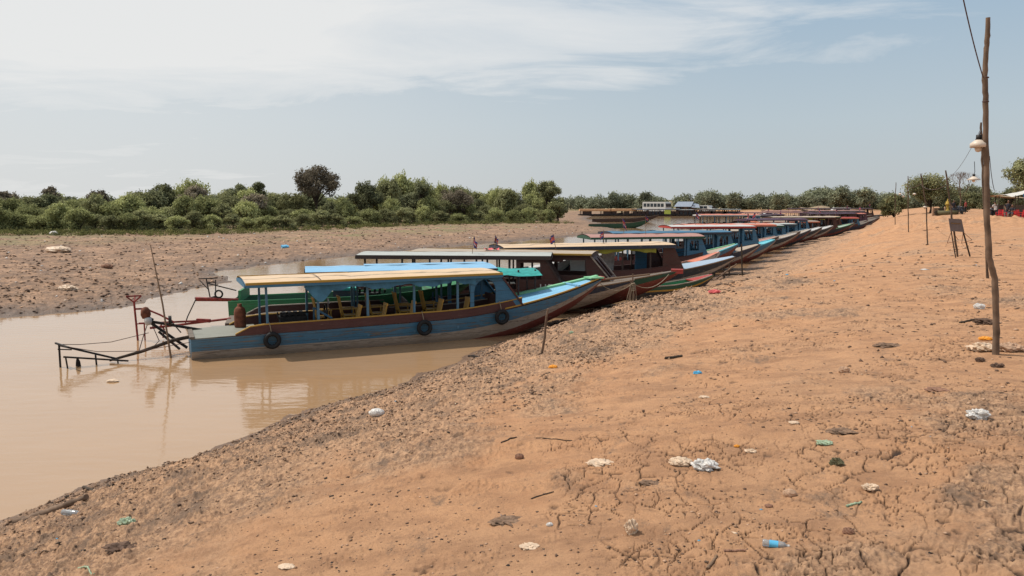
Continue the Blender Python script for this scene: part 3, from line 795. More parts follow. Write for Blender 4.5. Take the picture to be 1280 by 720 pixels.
mb.bar(Pf(-4.15, -.35, .56), Pf(-2.9, -.35, .12), .045); mb.bar(Pf(-4.0, -.6, .3), Pf(-3.95, -.6, -.2), .035); mb.bar(Pf(-3.35, -.4, .26), Pf(-3.33, -.4, -.2), .04)
mb.bar(Pf(-2.85, -.4, .12), Pf(-2.84, -.4, -.2), .035); mb.bar(Pf(-3.9, -.2, .4), Pf(-4.15, -.6, .5), .03)
mb.build('rudder_frame', 'iron', lt)
mb = MB()
mb.tube([(-3.0, -.3, .57), (-2.6, -.2, .52), (-1.9, 0, .50), (-1.0, .4, .62)], .009, 5)
mb.tube([(-3.0, -.4, .55), (-2.2, -.3, .32), (-1.2, -.3, .26), (.2, -.5, .46)], .009, 5)
mb.tube([(-1.0, .5, .9), (-1.15, .3, .5), (-1.25, .1, .2)], .012, 5); mb.tube([(-.9, .45, .8), (-.75, .3, .4), (-.9, .1, .28), (-1.2, 0, .22)], .012, 5)
mb.build('control_line', 'wire', lt)

# gas cylinder on the stern deck
p = b1.W(1.35, .35, b1.zs(1.3)+.05)
t = thing('gas_cylinder', 'rusty brown gas cylinder standing on the stern deck of the blue boat', 'gas cylinder', p)
MB().lathe([(0, 0), (.145, 0), (.16, .04), (.16, .42), (.14, .52), (.08, .58), (0, .6)], n=20).build('tank', 'rust', t)
MB().lathe([(.06, .575), (.06, .66), (.045, .66), (.045, .58)], n=12).tube([(0, 0, .58), (0, 0, .66)], .025, 8).build('valve', 'rust', t)

# bamboo pole in the water
p0 = at_depth(215, 456, 20.9); p1 = at_depth(188, 306, 21.6)
t = tag(MB().tube([(p0[0], p0[1], -.6), (p0[0], p0[1], p0[2]), ((p0[0]+p1[0])/2+.04, (p0[1]+p1[1])/2, (p0[2]+p1[2])/2), p1], [.03, .03, .024, .012], 8).build('mooring_pole', 'wood_warm'),
        'long thin bamboo pole standing in the water behind the stern of the blue boat', 'pole')

# --- boat 2
b2 = Boat('maroon hulled boat with pale blue roof right behind the near blue boat', -8.75, 24.35, 14.5, 11.6, 1.9, lift=.65, free=.5)
b2.hull('brown', 'brown', 'red'); b2.deck(0, 1.2, 'wood', 'stern_deck'); b2.deck(9.0, 11.5, 'deck_beige', 'bow_deck', inset=.05)
b2.coaming(.5, 8.8, .22, 'brown', 'beige')
b2.roof(2.35, 8.3, 2.0, 'roof_lightblue', 'brown_dark', camber=.09, fh=.05)
MB().grid([[(u, y, b2.zf(u)+.10-.02*abs(y)) for y in (.1, .5, .9)] for u in (4.2, 6, 8.25)], 0, True).build('roof_patch', 'roof_lightblue', b2.root)
b2.posts([2.6, 3.9, 5.2, 6.5, 7.8], 'blue_post', .055)
mb = MB(); mb.grid([[(u, y, 1.93 + .03*math.sin(u*6) - .16*abs(y)**2 - (u-8.2)*.03) for y in (-1, -.6, -.2, .2, .6, 1)] for u in (8.2, 8.6, 9.0, 9.4, 9.8)], 0, True)
mb.grid([[(8.15+.05*k, -1.0, 1.95-.1*k), (8.45+.04*math.sin(k), -1.02, 1.9-.1*k)] for k in range(5)], 0, True)
mb.build('awning', 'teal_cloth', b2.root)
for u, y in ((9.1, -.6), (9.7, -.5), (9.1, .6), (9.7, .5)): MB().bar((u, y, .7), (u, y, 1.9), .05).build('post', 'brown_dark', b2.root)
for k, u in enumerate((3.2, 4.4, 5.6, 6.8)): MB().box((u, 0, .62), (.3, 1.4, .04)).box((u-.16, 0, .82), (.04, 1.4, .36)).build('bench', 'brown_dark', b2.root)
mb = MB(); mb.tube([(.1, 0, .55), (-1.3, 0, .42), (-2.2, -.1, .36)], .035, 8); mb.bar((-.9, 0, .52), (-2.5, -.1, .52), .035)
lt = mb.build('propeller_shaft', 'red_iron', b2.root)
mb = MB(); mb.tube([(-2.55, -.1, .0), (-2.6, -.1, 1.15)], .03, 8); mb.bar((-2.6, -.1, 1.15), (-2.8, -.15, 1.34), .04); mb.bar((-2.6, -.1, 1.15), (-2.4, -.05, 1.34), .04); mb.bar((-2.6, -.1, 1.15), (-2.6, .1, 1.34), .04)
mb.bar((-2.8, -.15, 1.34), (-2.4, -.05, 1.34), .04); mb.tube([(-2.58, -.1, .95), (-2.3, -.1, .95), (-1.9, -.1, .75), (-1.5, -.1, .5)], .028, 8)
mb.bar((-2.35, -.1, .5), (-2.35, -.1, 0), .035); mb.tube([(-1.9, -.1, .45), (-1.8, -.1, .3), (-1.85, -.1, .05)], .025, 6); mb.bar((-.5, 0, .5), (-.9, .1, .52), .1)
mb.bar((-2.6, -.1, .5), (-.5, 0, .5), .03)
mb.build('steering_frame', 'red_iron', lt)

# --- boat 3: green open boat
b3 = Boat('green open cargo boat with engine parts behind the near blue boat stern', -9.35, 26.6, 8, 7.9, 1.8, cat='boat', name='cargo_boat', lift=.3, free=.86, tipw=.5)
b3.hull('green', 'green', 'dark_green', inner='dark_green', floor='green'); b3.rail(.0, 7.5, 'green', dz=.02)
b3.deck(6.3, 7.5, 'green', 'bow_deck')
MB().box((.35, .1, 1.05), (.08, 1.6, .35)).build('stern_board', 'green', b3.root)
mb = MB()
mb.box((4.4, .1, .86), (.8, .35, .3)); mb.tube([(3.2, -.2, .82), (5.6, -.1, .9)], .035, 8); mb.tube([(3.4, .3, .9), (4.9, .3, .95)], .05, 8)
for q in range(7): mb.tube([(4.0+q*.17, .1, 1.0), (4.02+q*.17, .05, 1.12+.05*(q % 3))], .045, 6)
mb.build('engine', 'iron', b3.root)
MB().box((2.6, -.35, .84), (1.9, .3, .04)).build('plank', 'wood', b3.root)
t = thing('crate', 'dark blue plastic crate with teal lid standing in the green open boat', 'crate', b3.W(3.7, .1, .6), b3.hd)
MB().box((0, 0, .26), (.8, .5, .52)).build('box', 'navy', t); MB().box((0, 0, .56), (.76, .46, .08)).build('lid', 'teal_cloth', t)
mb = MB(); mb.tube([(.2, 0, .85), (-.8, 0, .9), (-1.2, 0, .92)], .045, 8); mb.bar((.1, .2, .8), (-1.25, .15, .84), .06)
lt = mb.build('propeller_shaft', 'red_iron', b3.root)
mb = MB(); mb.bar((-.75, .1, .9), (-.85, .1, 1.55), .035); mb.bar((-1.1, .1, 1.56), (-.5, .1, 1.58), .035); mb.bar((-.8, .1, 1.4), (.1, .1, 1.15), .035); mb.bar((-.62, .3, .9), (-.6, .3, 1.5), .03); mb.bar((-1.05, .1, 1.5), (-.8, .1, 1.2), .025)
mb.torus((-.45, 0, 1.05), .12, .03, 'Y', 12, 6); mb.bar((-.45, 0, .95), (-.75, .1, .92), .03)
mb.tube([(-1.2, .1, .9), (-1.5, .1, .3), (-1.6, .1, .02)], .02, 6)
mb.bar((-1.25, .1, .92), (-.75, .1, .92), .03); mb.bar((-.75, .1, .92), (-.62, .3, .95), .03)
mb.build('steering_frame', 'iron', lt)

# --- boats 4 to 7: brown cabin boats
b4 = Boat('dark brown cabin boat with grey roof and white number on its cabin panel', -7.5, 30.3, -4.5, 12.0, 2.0, lift=.5, free=.52)
b4.hull('navy', 'beige', 'beige', f1=.38, f2=.6); b4.coaming(.6, 9.3, .2, 'brown', 'coam'); b4.deck(9.6, 12.05, 'wood', 'bow_deck', inset=.04); b4.deck(0, 1.0, 'wood', 'stern_deck')
b4.rail(8.6, 12, 'wood_warm')
b4.roof(1.9, 9.0, 2.17, 'grey_roof', 'brown_dark', fh=.13, trim=None, camber=.05)
b4.posts([2.2, 3.6, 5.0, 6.3, 7.5], 'brown_dark', .06)
b4.cabin(7.75, 8.75, .75, 'brown', inner='brown_dark', win='rect', frame='brown_dark', fwin='rect')
for u in (3, 4.1, 5.2, 6.3): MB().box((u, 0, .6), (.35, 1.5, .04)).box((u-.18, 0, .84), (.04, 1.5, .42)).build('bench', 'brown_dark', b4.root)
MB().bar((2, -.95, 1.15), (7.7, -.95, 1.2), .05).bar((2, .95, 1.15), (7.7, .95, 1.2), .05).build('handrail', 'grey_roof', b4.root)
cu = bpy.data.curves.new('number_text', 'FONT'); cu.body = '117'; cu.size = .34; cu.extrude = .004; cu.materials.append(M['white_paint'])
tmp = bpy.data.objects.new('text', cu); COL.objects.link(tmp); bpy.context.view_layer.update(); tme = bpy.data.meshes.new_from_object(tmp); bpy.data.objects.remove(tmp)
to = bpy.data.objects.new('painted_number', tme); COL.objects.link(to); to.parent = b4.root; to.location = (8.55, -1.0, .93); to.rotation_euler = (PI/2, 0, 0)

b5 = Boat('brown cabin boat with arched front windows and red tipped bow', -6.2, 33.4, -13, 12.9, 2.05, lift=.72, free=.56)
b5.hull('dark_green', 'red', 'red', f1=.35, f2=.5); b5.coaming(.6, 9.3, .2, 'brown', 'yellow'); b5.deck(9.9, 12.85, 'wood', 'bow_deck', inset=.04); b5.deck(0, 1.0, 'wood', 'stern_deck')
b5.rail(9.2, 12.3, 'wood_warm')
MB().box((12.85, 0, b5.zs(12.8)+.0), (.45, .36, .16)).build('stem_head', 'red_trim', b5.root)
b5.roof(2.4, 9.7, 2.12, 'deck_beige', 'brown_dark', fh=.06, trim='yellow', camber=.05)
b5.posts([2.6, 4.1, 5.6, 7.0], 'brown_dark', .06)
b5.cabin(7.9, 9.6, .85, 'brown', inner='brown', win='rect', frame='beige', fwin='arch')
for sd in (-1,):
    mb = MB(); mb.box((7.85, sd*.98, 1.92), (1.5, .04, .22)).build('header_board', 'brown', b5.root)
for u in (3.4, 4.6, 5.8, 7.0): MB().box((u, 0, .62), (.35, 1.5, .04)).box((u-.18, 0, .86), (.04, 1.5, .42)).build('bench', 'brown_dark', b5.root)
# the canoe on the mud
ca = Boat('small low canoe with green inside and red bow tip lying on the mud', 4.0, 33.6, 16, 5.0, 1.0, name='canoe', cat='canoe', lift=.28, free=.40, tipw=.09, chine=.0, z0=.02)
ca.hull('dark_green', 'yellow', 'black_blue', f1=.3, f2=.45, inner='green', floor='green'); ca.rail(.1, 4.9, 'beige', w=.05); ca.deck(3.9, 4.95, 'red_trim', 'bow_deck')
for u in (1.4, 2.9): MB().box((u, 0, .42), (.14, .86, .03)).build('thwart', 'green', ca.root)

b6 = Boat('boat with tan roof, mustard curtain and pale blue bow deck', -2.2, 34.6, 17.5, 13.6, 2.15, lift=.62, free=.62)
b6.hull('black_blue', 'beige', 'black_blue', f1=.45, f2=.75); b6.coaming(.6, 10.2, .24, 'coam', 'brown'); b6.deck(10.2, 13.5, 'deck_bluewhite', 'bow_deck', inset=.03); b6.deck(0, 1.2, 'wood', 'stern_deck')
b6.rail(10.2, 13.5, 'wood_warm', dz=.0)
b6.roof(1.6, 9.8, 2.13, 'tan_roof', 'navy', fh=.14, camber=.09)
b6.posts([1.9, 3.6, 5.4, 7.2, 8.6], 'brown_dark', .06)
b6.curtain(1.8, 8.8, 'curtain_yellow', -1, .30, 2.5)
b6.cabin(9.2, 9.75, .6, 'brown', inner='brown', win='none')
MB().box((8.9, .6, 1.4), (.6, .04, 1.0)).build('inner_panel', 'blue_panel', b6.root)
MB().add([(7.2, .85, .8), (7.6, .85, .8), (7.7, .85, 1.9), (6.9, .85, 1.9)], [(0, 1, 2, 3)]).build('tied_curtain', 'cloth_white', b6.root)
MB().box((5.6, .3, 1.35), (.8, .04, 1.1)).build('screen', 'grey_roof', b6.root)
# small pale boat seen through the brown cabins, between them
bs_ = Boat('small white and pink open boat squeezed beside the pale blue bow deck', 3.9, 40.2, 14, 7.2, 1.3, name='open_boat', cat='boat', lift=.7, free=.55, tipw=.1)
bs_.hull('grey_roof', 'white', 'beige', inner='beige', floor='deck_beige'); bs_.rail(.2, 7.1, 'pink_roof', w=.08, h=.05); bs_.deck(5.6, 7.15, 'coral', 'bow_deck')
bs2 = Boat('long low white boat seen between the brown cabin boat and the mustard curtained one', -5.0, 36.2, 8, 8.0, 1.5, name='open_boat', cat='boat', lift=.5, free=.75, tipw=.12)
bs2.hull('white', 'grey_roof', 'navy', inner='beige', floor='wood'); bs2.rail(.2, 7.9, 'white', w=.08, h=.05); bs2.deck(5.9, 7.9, 'white', 'bow_deck')

b7 = Boat('boat with faded pink roof and blue cabin, cyan and green edged bow deck', 1.9, 42.4, 13, 11.0, 2.15, lift=.85, free=.62)
b7.hull('blue', 'red', 'red', f1=.3, f2=.5); b7.coaming(.6, 8.5, .22, 'coam', 'brown'); b7.deck(8.6, 10.9, 'deck_beige', 'bow_deck', inset=.05)
b7.rail(8.5, 10.95, 'cyan', w=.12, h=.06, side=(-1,), dz=.05); b7.rail(8.5, 10.95, 'green_trim', w=.12, h=.06, side=(1,), dz=.05)
b7.roof(2.0, 8.5, 2.2, 'pink_roof', 'dark_green', fh=.10, camber=.13)
b7.posts([2.3, 3.6, 4.9, 6.2, 7.4], 'blue_post', .06)
b7.cabin(7.5, 8.35, .5, 'blue_panel', win='rect')
for u in (2.8, 4.1, 5.4, 6.6): MB().box((u, 0, .66), (.35, 1.5, .04)).box((u-.18, 0, .9), (.04, 1.5, .42)).build('bench', 'red_trim', b7.root)

def std_boat(label, x, y, hd, L, roofm, fascia, cabinm, hullm, bandm, deckm, railm=None, zr=2.12, B=2.1, group='tour boats moored along the bank', lift=.7, us=None, cur=None, win='rect', coam='coam', rs=None, z0=0, free=.58):
    b = Boat(label, x, y, hd, L, B, group=group, lift=lift, free=free, z0=z0)
    b.hull(hullm, bandm, 'red' if bandm != 'red' else 'black_blue', f1=.42, f2=.68)
    b.coaming(.6, .78*L, .22, coam, 'brown'); b.deck(.8*L, .985*L, deckm, 'bow_deck', inset=.04); b.deck(0, 1.0, 'wood', 'stern_deck')
    if railm: b.rail(.79*L, .985*L, railm, w=.12, h=.06, dz=.05)
    r0, r1 = rs or (.11*L, .78*L)
    b.roof(r0, r1, zr, roofm, fascia, fh=.11, camber=.08)
    n = 4
    b.posts([r0+.25+(r1-r0-1.4)*i/n for i in range(n+1)], 'blue_post' if 'blue' in cabinm else 'brown_dark', .06)
    if cur: b.curtain(r0+.2, r1-1.0, cur, -1, .28, 3)
    b.cabin(r1-.95, r1-.05, .45, cabinm, inner=cabinm, win=win)
    for i in range(3): MB().box((r0+1.2+i*1.5, 0, .64), (.35, 1.5, .04)).box((r0+1.02+i*1.5, 0, .88), (.04, 1.5, .42)).build('bench', 'brown_dark', b.root)
    return b
def shore_x(Y):
    pts = R_SHORE
    for (ax, ay), (bx, by) in zip(pts[:-1], pts[1:]):
        if ay <= Y <= by: return ax+(bx-ax)*(Y-ay)/(by-ay)
    return pts[-1][0]
def by_bow(px, Yb, hd, L):   # stern position from where the bow tip lies
    X = (px-640)/1000*Yb*1.0
    h = math.radians(hd)
    return X-L*math.cos(h), Yb-L*math.sin(h)
boats = []
# specific look-alikes up the bank: (bow px, bow Y, heading, length, roof, fascia, cabin, hull, band, deck, rail, label)
spec = [
 (949, 48.6, 14, 10.1, 'blue_panel', 'navy', 'blue_panel', 'navy', 'beige', 'deck_beige', None, 'navy roofed boat with blue posts and beige bow just beyond the pink roofed boat', 2.1),
 (973, 54.5, 12, 9.8, 'white', 'red_trim', 'blue_panel', 'blue', 'beige', 'cyan', 'cyan', 'boat with white roof edged in red, bright blue cabin and cyan bow deck', 2.3),
 (976, 59.0, 11, 9.8, 'deck_beige', 'black_blue', 'brown_dark', 'black_blue', 'beige', 'pink_roof', 'beige', 'black hulled boat with thin beige roof and pinkish bow beyond the red edged roof', 2.05),
 (990, 64.0, 10, 10.6, 'coral', 'coral', 'blue_panel', 'black_blue', 'beige', 'deck_beige', 'white', 'boat with bright coral roof and blue sloping cabin front', 2.35),
 (1004, 68.5, 10, 9.8, 'grey_roof', 'dark_green', 'blue_panel', 'black_blue', 'beige', 'wood', 'beige', 'boat with grey green roof whose blue cabin panel stands past the coral roof', 2.1),
 (1014, 73.0, 10, 9.8, 'grey_roof', 'navy', 'blue_panel', 'navy', 'red', 'deck_beige', 'white', 'pale grey roofed boat with navy edge and light rail at the bow', 2.1),
 (1030, 78.0, 9, 10.1, 'purple', 'purple', 'blue_panel', 'black_blue', 'beige', 'white', 'white', 'plum roofed boat with tall blue cabin front and white bow deck', 2.3),
 (1046, 83.0, 9, 10.1, 'deck_beige', 'coral', 'brown', 'black_blue', 'beige', 'white', 'white', 'beige roofed boat edged in coral with white covered bow', 2.1),
 (1058, 88.0, 8, 10.1, 'deck_beige', 'brown', 'brown', 'black_blue', 'red', 'grey_roof', 'green_trim', 'beige roofed boat with brown cabin and green edged bow', 2.1),
 (1068, 93.5, 8, 10.1, 'tan_roof', 'dark_green', 'brown', 'dark_green', 'beige', 'wood', None, 'tan roofed boat with dark green hull and orange brown cabin panel', 2.2),
 (1078, 99.0, 8, 10.1, 'red_trim', 'coral', 'blue_panel', 'navy', 'red', 'wood', None, 'red roofed boat with navy hull far up the row', 2.1),
 (1084, 105, 8, 10.5, 'purple', 'brown_dark', 'brown_dark', 'black_blue', 'beige', 'wood', None, 'plum roofed boat with black hull below the spoil heap', 2.2),
 (1090, 112, 7, 10.9, 'coral', 'purple', 'purple', 'navy', 'beige', 'wood', None, 'coral and plum roofed boat far along the bank', 2.2),
 (1096, 120, 7, 11.7, 'brown_dark', 'purple', 'purple', 'black_blue', 'red', 'wood', None, 'long brown roofed boat with plum cabin, second to last of the row', 2.3),
 (1102, 129, 6, 13.3, 'pink_roof', 'brown_dark', 'brown', 'navy', 'beige', 'wood', None, 'long pink roofed boat with brown edge, last of the near row', 2.5),
]
for (px, Yb, hd, L, rf, fa, cb, hu, bd, dk, rl, lb, zr) in spec:
    Yb += random.uniform(-.4, .4); hd += random.uniform(-4, 5); L *= random.uniform(.88, 1.15); zr += random.uniform(-.15, .2)
    x, y = by_bow(px+random.uniform(-6, 7), Yb, hd, L)
    boats.append(std_boat(lb, x, y, hd, L, rf, fa, cb, hu, bd, dk, rl, zr=zr, cur='curtain_yellow' if rf == 'tan_roof' else None, B=2.3))
# farther craft lying out in the stream behind the row (left of the bows)
spec2 = [
 (968, 84, 6, 9.5, 'coral', 'white', 'blue_panel', 'blue', 'white', 'white', None, 'tall boat with coral over white roof and blue side, out in the stream', 2.6),
 (990, 100, 5, 14, 'brown_dark', 'navy', 'brown_dark', 'black_blue', 'beige', 'wood', None, 'dark roofed boat out in the stream below the white van', 2.2),
 (1010, 112, 4, 18, 'purple', 'brown_dark', 'purple', 'navy', 'red', 'wood', None, 'long plum roofed boat out in the stream behind the coral roofs', 2.1),
 (1052, 124, 4, 18, 'pink_roof', 'purple', 'purple', 'navy', 'beige', 'wood', None, 'long rose roofed boat with plum sides below the white van windows', 2.2),
 (1090, 140, 3, 22, 'pink_roof', 'purple', 'brown_dark', 'black_blue', 'red', 'wood', None, 'long boat with rose roof and white lettered side board', 2.2),
 (1118, 158, 3, 24, 'brown_dark', 'purple', 'brown_dark', 'navy', 'red', 'wood', None, 'farthest dark boat whose roof runs up to the spoil heap', 2.4),
]
for (px, Yb, hd, L, rf, fa, cb, hu, bd, dk, rl, lb, zr) in spec2:
    x, y = by_bow(px, Yb, hd, L)
    bb = std_boat(lb, x, y, hd, L, rf, fa, cb, hu, bd, dk, rl, zr=zr, B=2.4, group='boats lying out in the stream')
    boats.append(bb)
    if 'lettered' in lb:
        cu = bpy.data.curves.new('sign_text', 'FONT'); cu.body = 'IIIIIII IIIIIII'; cu.size = .5
        # the writing is too small to read in the photo: a white band of strokes on the side board
        mbx = MB(); mbx.box((12, -1.36, 1.65), (7.5, .03, .7)); sb = mbx.build('side_board', 'purple', bb.root)
        mbx = MB()
        for q in range(22):
            if q == 10: continue
            mbx.box((9.6+q*.2, -1.385, 1.65), (.11, .01, .26+.06*(q*7 % 3)))
        mbx.build('lettering', 'white_paint', sb); bpy.data.curves.remove(cu)
# pirogues on the far mud
for (px, py, Y, L, hd, m1, lb) in ((845-22, 277, 150, 12.5, 1, 'brown_dark', 'long dark wooden pirogue with raised bow lying off the far mud bank'), (812, 283, 118, 9.0, -2, 'dark_green', 'long olive green pirogue drawn up on the far mud bank')):
    x, y = by_bow(px, Y, hd, L)
    bp_ = Boat(lb, x, y, hd, L, 1.2, name='pirogue', cat='canoe', lift=.55, free=.5, tipw=.08, z0=.02)
    bp_.hull(m1, m1, m1, inner='brown_dark'); bp_.rail(.1, L-.1, 'wood')
    for u in (3, 5, 7): MB().box((u, 0, .52), (.2, 1.0, .04)).build('thwart', 'wood', bp_.root)
# boats moored under the far bank: dark sheds afloat
k = 0
fspec = [('orange_wall', 'flat tan roofed boat', 752, 12), ('orange_wall', 'flat tan roofed boat with open sides', 778, 8), ('brown_dark', 'dark cabin boat', 800, 5.5), ('navy', 'navy cabin boat', 817, 5), ('brown_dark', 'brown cabin boat with lime green sheet', 836, 6),
         ('black_blue', 'black cabin boat', 858, 6), ('brown', 'maroon cabin boat', 878, 6), ('brown_dark', 'dark boat with pale roof', 896, 6), ('navy', 'dark blue boat', 912, 6)]
fl = ['left of the row under the far bank, farthest left', 'under the far bank, second from the left', 'under the far bank beside the tan roofs', 'under the far bank below the white bus', 'under the far bank, right of the bus',
      'under the far bank below the tin roofed house', 'under the far bank below the white van', 'under the far bank, second from the right end', 'under the far bank at the right end of that row']
for (mt_, nm, px, L), w in zip(fspec, fl):
    Y = 203; X = (px-640)/1000*Y
    t = Boat(nm+' '+w, X-L/2, Y, 0, L, 3.0, name='houseboat', cat='boat', lift=.5, free=.6, group='boats moored under the far bank')
    t.hull('black_blue', 'brown_dark', 'black_blue'); t.hb = 1.5
    t.roof(.3, L-.5, 2.2+.3*random.random(), 'orange_wall' if mt_ == 'orange_wall' else random.choice(['grey_roof', 'tin', 'wood', 'deck_beige']), mt_, fh=.7 if mt_ == 'orange_wall' else .25, camber=.1)
    t.posts([.6+(L-1.6)*i/4 for i in range(5)], 'brown_dark', .14, base=.4); t.root.scale = (1, 1, .70)
    mb = MB()
    for i in range(4):
        if mt_ == 'orange_wall' and i % 2: continue
        mb.box((.8+(L-1.6)*(i+.5)/4, -1.2, 1.2), ((L-2)/4.4, .06, 1.1))
    if mt_ != 'orange_wall': mb.box((L/2, .3, 1.2), (L-2, 1.2, .9))
    mb.build('cabin_wall', 'brown_dark' if mt_ == 'orange_wall' else mt_, t.root)
    if 'lime' in nm: MB().box((2.2, -1.52, 1.5), (1.6, .05, 1.6)).build('sheet', 'acid', t.root)

# flags
def flag_on(b, u, t_, label, h=.62, size=.36, lean=.1, turn=0):
    z = b.zf(u)+.05; p = b.W(u, t_, z); flag(p[0], p[1], p[2], h, label, lean, size, turn)
def flag_px(px, py_base, Y, h, label, size=.36, lean=.1, turn=0):
    p = at_depth(px, py_base, Y); flag(p[0], p[1], p[2], h, label, lean, size, turn)
fz = lambda b, px: None
def u_at(b, px, t_=0):
    # station of the boat seen at image column px
    best = min((abs((b.W(u/10, t_, 2)[0]/b.W(u/10, t_, 2)[1])-(px-640)/1000/CP*1.0), u/10) for u in range(0, int(b.L*10)))
    return best[1]
flag_on(b4, u_at(b4, 592), -.5, 'red and blue flag on the grey roof, leftmost of the flags', h=.62, size=.30, lean=.1)
flag_on(b5, u_at(b5, 618), .2, 'bunched red and blue flag second from the left, above a red cloth', h=.60, size=.3, lean=.05, turn=.4)
flag_on(b5, u_at(b5, 694), .3, 'small leaning flag third from the left, on the yellow edged roof', h=.66, size=.3, lean=.2, turn=3.0)
flag_on(b6, u_at(b6, 748), -.5, 'red and blue flag on the tan roof with navy edge', h=.66, size=.3, lean=.06, turn=3.1)
flag_on(b7, u_at(b7, 783), .6, 'big drooping faded flag on a bent stick at the pink roof', h=1.0, size=.5, lean=-.1)
flag_on(b7, u_at(b7, 803), -.3, 'dark furled flag standing on the pink roof', h=1.1, size=.25, lean=-.02)
for i, (bi, px, lb) in enumerate([(1, 865, 'pink and blue flag on the white roof edged in red'), (3, 931, 'faded pink flag on the coral roof'), (3, 940, 'small pale flag at the right of the coral roof'), (6, 972, 'small flag on the plum roof with blue cabin'),
                                 (8, 1018, 'pale flag on the beige roof beyond the plum one'), (9, 1052, 'small flag on the tan roof far up the row'), (12, 1070, 'small flag on the coral and plum roof'), (16, 1085, 'white and red flag on the dark roof out in the stream'),
                                 (18, 1047, 'red and white flag beside the white van'), (19, 1062, 'small red flag on the rose roof'), (19, 1078, 'white and red flag on the rose roof'), (20, 1101, 'white flag at the far end of the boats'), (20, 1112, 'red white and blue flag by the second light pole')]):
    if bi < len(boats):
        b = boats[bi]; u = min(max(u_at(b, px), b.ru[0]+.1), b.ru[1]-.1); flag_on(b, u, -.2, lb, h=.9, size=.38, lean=.05, turn=i*1.3)
t = tag(MB().grid([[(x_*.1-.3, y_*.1-.15, .06+.05*math.sin(x_*1.9+y_)) for x_ in range(7)] for y_ in range(4)], 0, True).build('cloth', 'plastic_red'), 'crumpled pink red cloth lying on a boat roof under the second flag', 'cloth')
t.location = b5.W(u_at(b5, 618), -.3, b5.zf(4)+.05)

# --- mooring stakes, ropes and planks at the bows
def stick(name, label, cat, pts, r, m='bark', group=None, n=7):
    mb = MB(); q = [Vector(p) for p in pts]; path = []; rs = []
    K = 7
    for i in range(len(q)-1):
        for j in range(K):
            f = j/K; p = q[i].lerp(q[i+1], f)
            path.append(p+Vector((random.uniform(-1, 1), random.uniform(-1, 1), 0))*r*.35); rs.append(r*random.uniform(.85, 1.15)*(1-.25*(i+f)/(len(q)-1)))
    path.append(q[-1]); rs.append(r*.7); path[0] = q[0]
    return tag(mb.tube(path, rs, n).build(name, m), label, cat, group)
g0 = on_ground(677, 441); p1 = at_depth(685, 386, g0[1]-.15)
stick('mooring_stake', 'weathered stake driven into the bank in front of the near blue boat', 'stake', [(g0[0], g0[1], g0[2]-.1), p1], .028, 'bark')
top = Vector(p1)
for (px, pyb, pyt, dx, lb) in ((791, 380, 342, 0, 'thick rope wrapped stake standing between the navy bow and the red tipped bow'), (786, 381, 352, 3, 'short stake leaning on the rope wrapped one'), (796, 381, 350, -8, 'stake leaning left at the rope wrapped bundle')):
    gx, gy, _ = at_depth(px, pyb, 27.4); g = (gx, gy, gz(gx, gy)); pt = at_depth(px+dx, pyt, g[1])
    stick('mooring_stake', lb, 'stake', [(g[0], g[1], g[2]-.1), pt], .035, 'bark', 'stakes at the bows')
def rope(label, pts, r=.012, sag=.0, m='rope'):
    path = []
    for a, b_ in zip(pts[:-1], pts[1:]):
        a, b_ = Vector(a), Vector(b_)
        for i in range(8): f = i/8; path.append(a.lerp(b_, f)-Vector((0, 0, sag*4*f*(1-f))))
    path.append(Vector(pts[-1]))
    return tag(MB().tube(path, r, 5).build('mooring_rope', m), label, 'rope')
gx, gy, _ = at_depth(791, 378, 27.4); gm = (gx, gy, gz(gx, gy)+.0)
knot = at_depth(791, 354, 27.4); gm = (gm[0], gm[1], knot[2]-.75)
rope('pale rope slung from the blue boat stem to the rope wrapped stake', [b1.W(12.6, -.1, b1.zs(12.6)), knot], .012, .3)
rope('rope from the navy bow to the rope wrapped stake', [b4.W(11.9, 0, b4.zs(11.9)), knot], .014, .05)
rope('slack rope from the red tipped bow to the rope wrapped stake', [b5.W(12.6, -.1, b5.zs(12.6)), knot], .014, .35)
mb = MB()
for i in range(5): mb.torus((gm[0], gm[1], gm[2]+.5+.06*i), .06, .018, 'Z', 12, 5)
for i in range(4): mb.tube([(gm[0]+.05*i-.08, gm[1]-.03, gm[2]+.7), (gm[0]-.2+.1*i, gm[1]-.1, gm[2]+.3), (gm[0]-.25+.12*i, gm[1]-.1, gm[2]+.02)], .011, 5)
tag(mb.build('rope_coil', 'rope'), 'tangled rope wound round the stakes by the red tipped bow', 'rope')
a = at_depth(733, 352, 28.2); b_ = at_depth(812, 343, 29.6)
stick('loose_plank', 'long bare pole laid across the bows from the blue boat to the red tipped bow', 'pole', [a, b_], .05, 'wood_warm')
# jetty sticks beyond the canoe
for i, (x0, y0, x1, y1, lb) in enumerate(((838, 352, 838, 335, 'short jetty post behind the red tipped bow'), (905, 372-25, 905, 322, 'jetty post left of the trestle'), (928, 345, 927, 305, 'tall jetty post at the trestle'), (893, 345, 894, 318, 'thin jetty post beside the beige bow'), (884, 349, 884, 328, 'low jetty post by the beige bow'), (911, 345, 912, 330, 'second post of the trestle'), (941, 322, 941, 312, 'post below the cyan bow deck'))):
    g = on_ground(x0, y0); p = at_depth(x1, y1, g[1]); stick('jetty_post', lb, 'post', [(g[0], g[1], g[2]-.2), p], .05, 'bark_dark', 'posts of the little landing stages')
def pl(label, a, b_, r=.05, m='bark'):
    A = on_ground(a[0], a[1]); return stick('loose_pole', label, 'pole', [at_depth(a[0], a[1]-2, A[1]), at_depth(b_[0], b_[1], A[1]+.3)], r, m, 'poles lying at the landing stage')
pl('long pole leaning from the mud up to the landing stage', (896, 350), (921, 330))
pl('dark pole lying across the trestle', (907, 345), (938, 343), .05, 'bark_dark')
pl('dark pole crossing the trestle from above', (915, 335), (932, 343), .05, 'bark_dark')
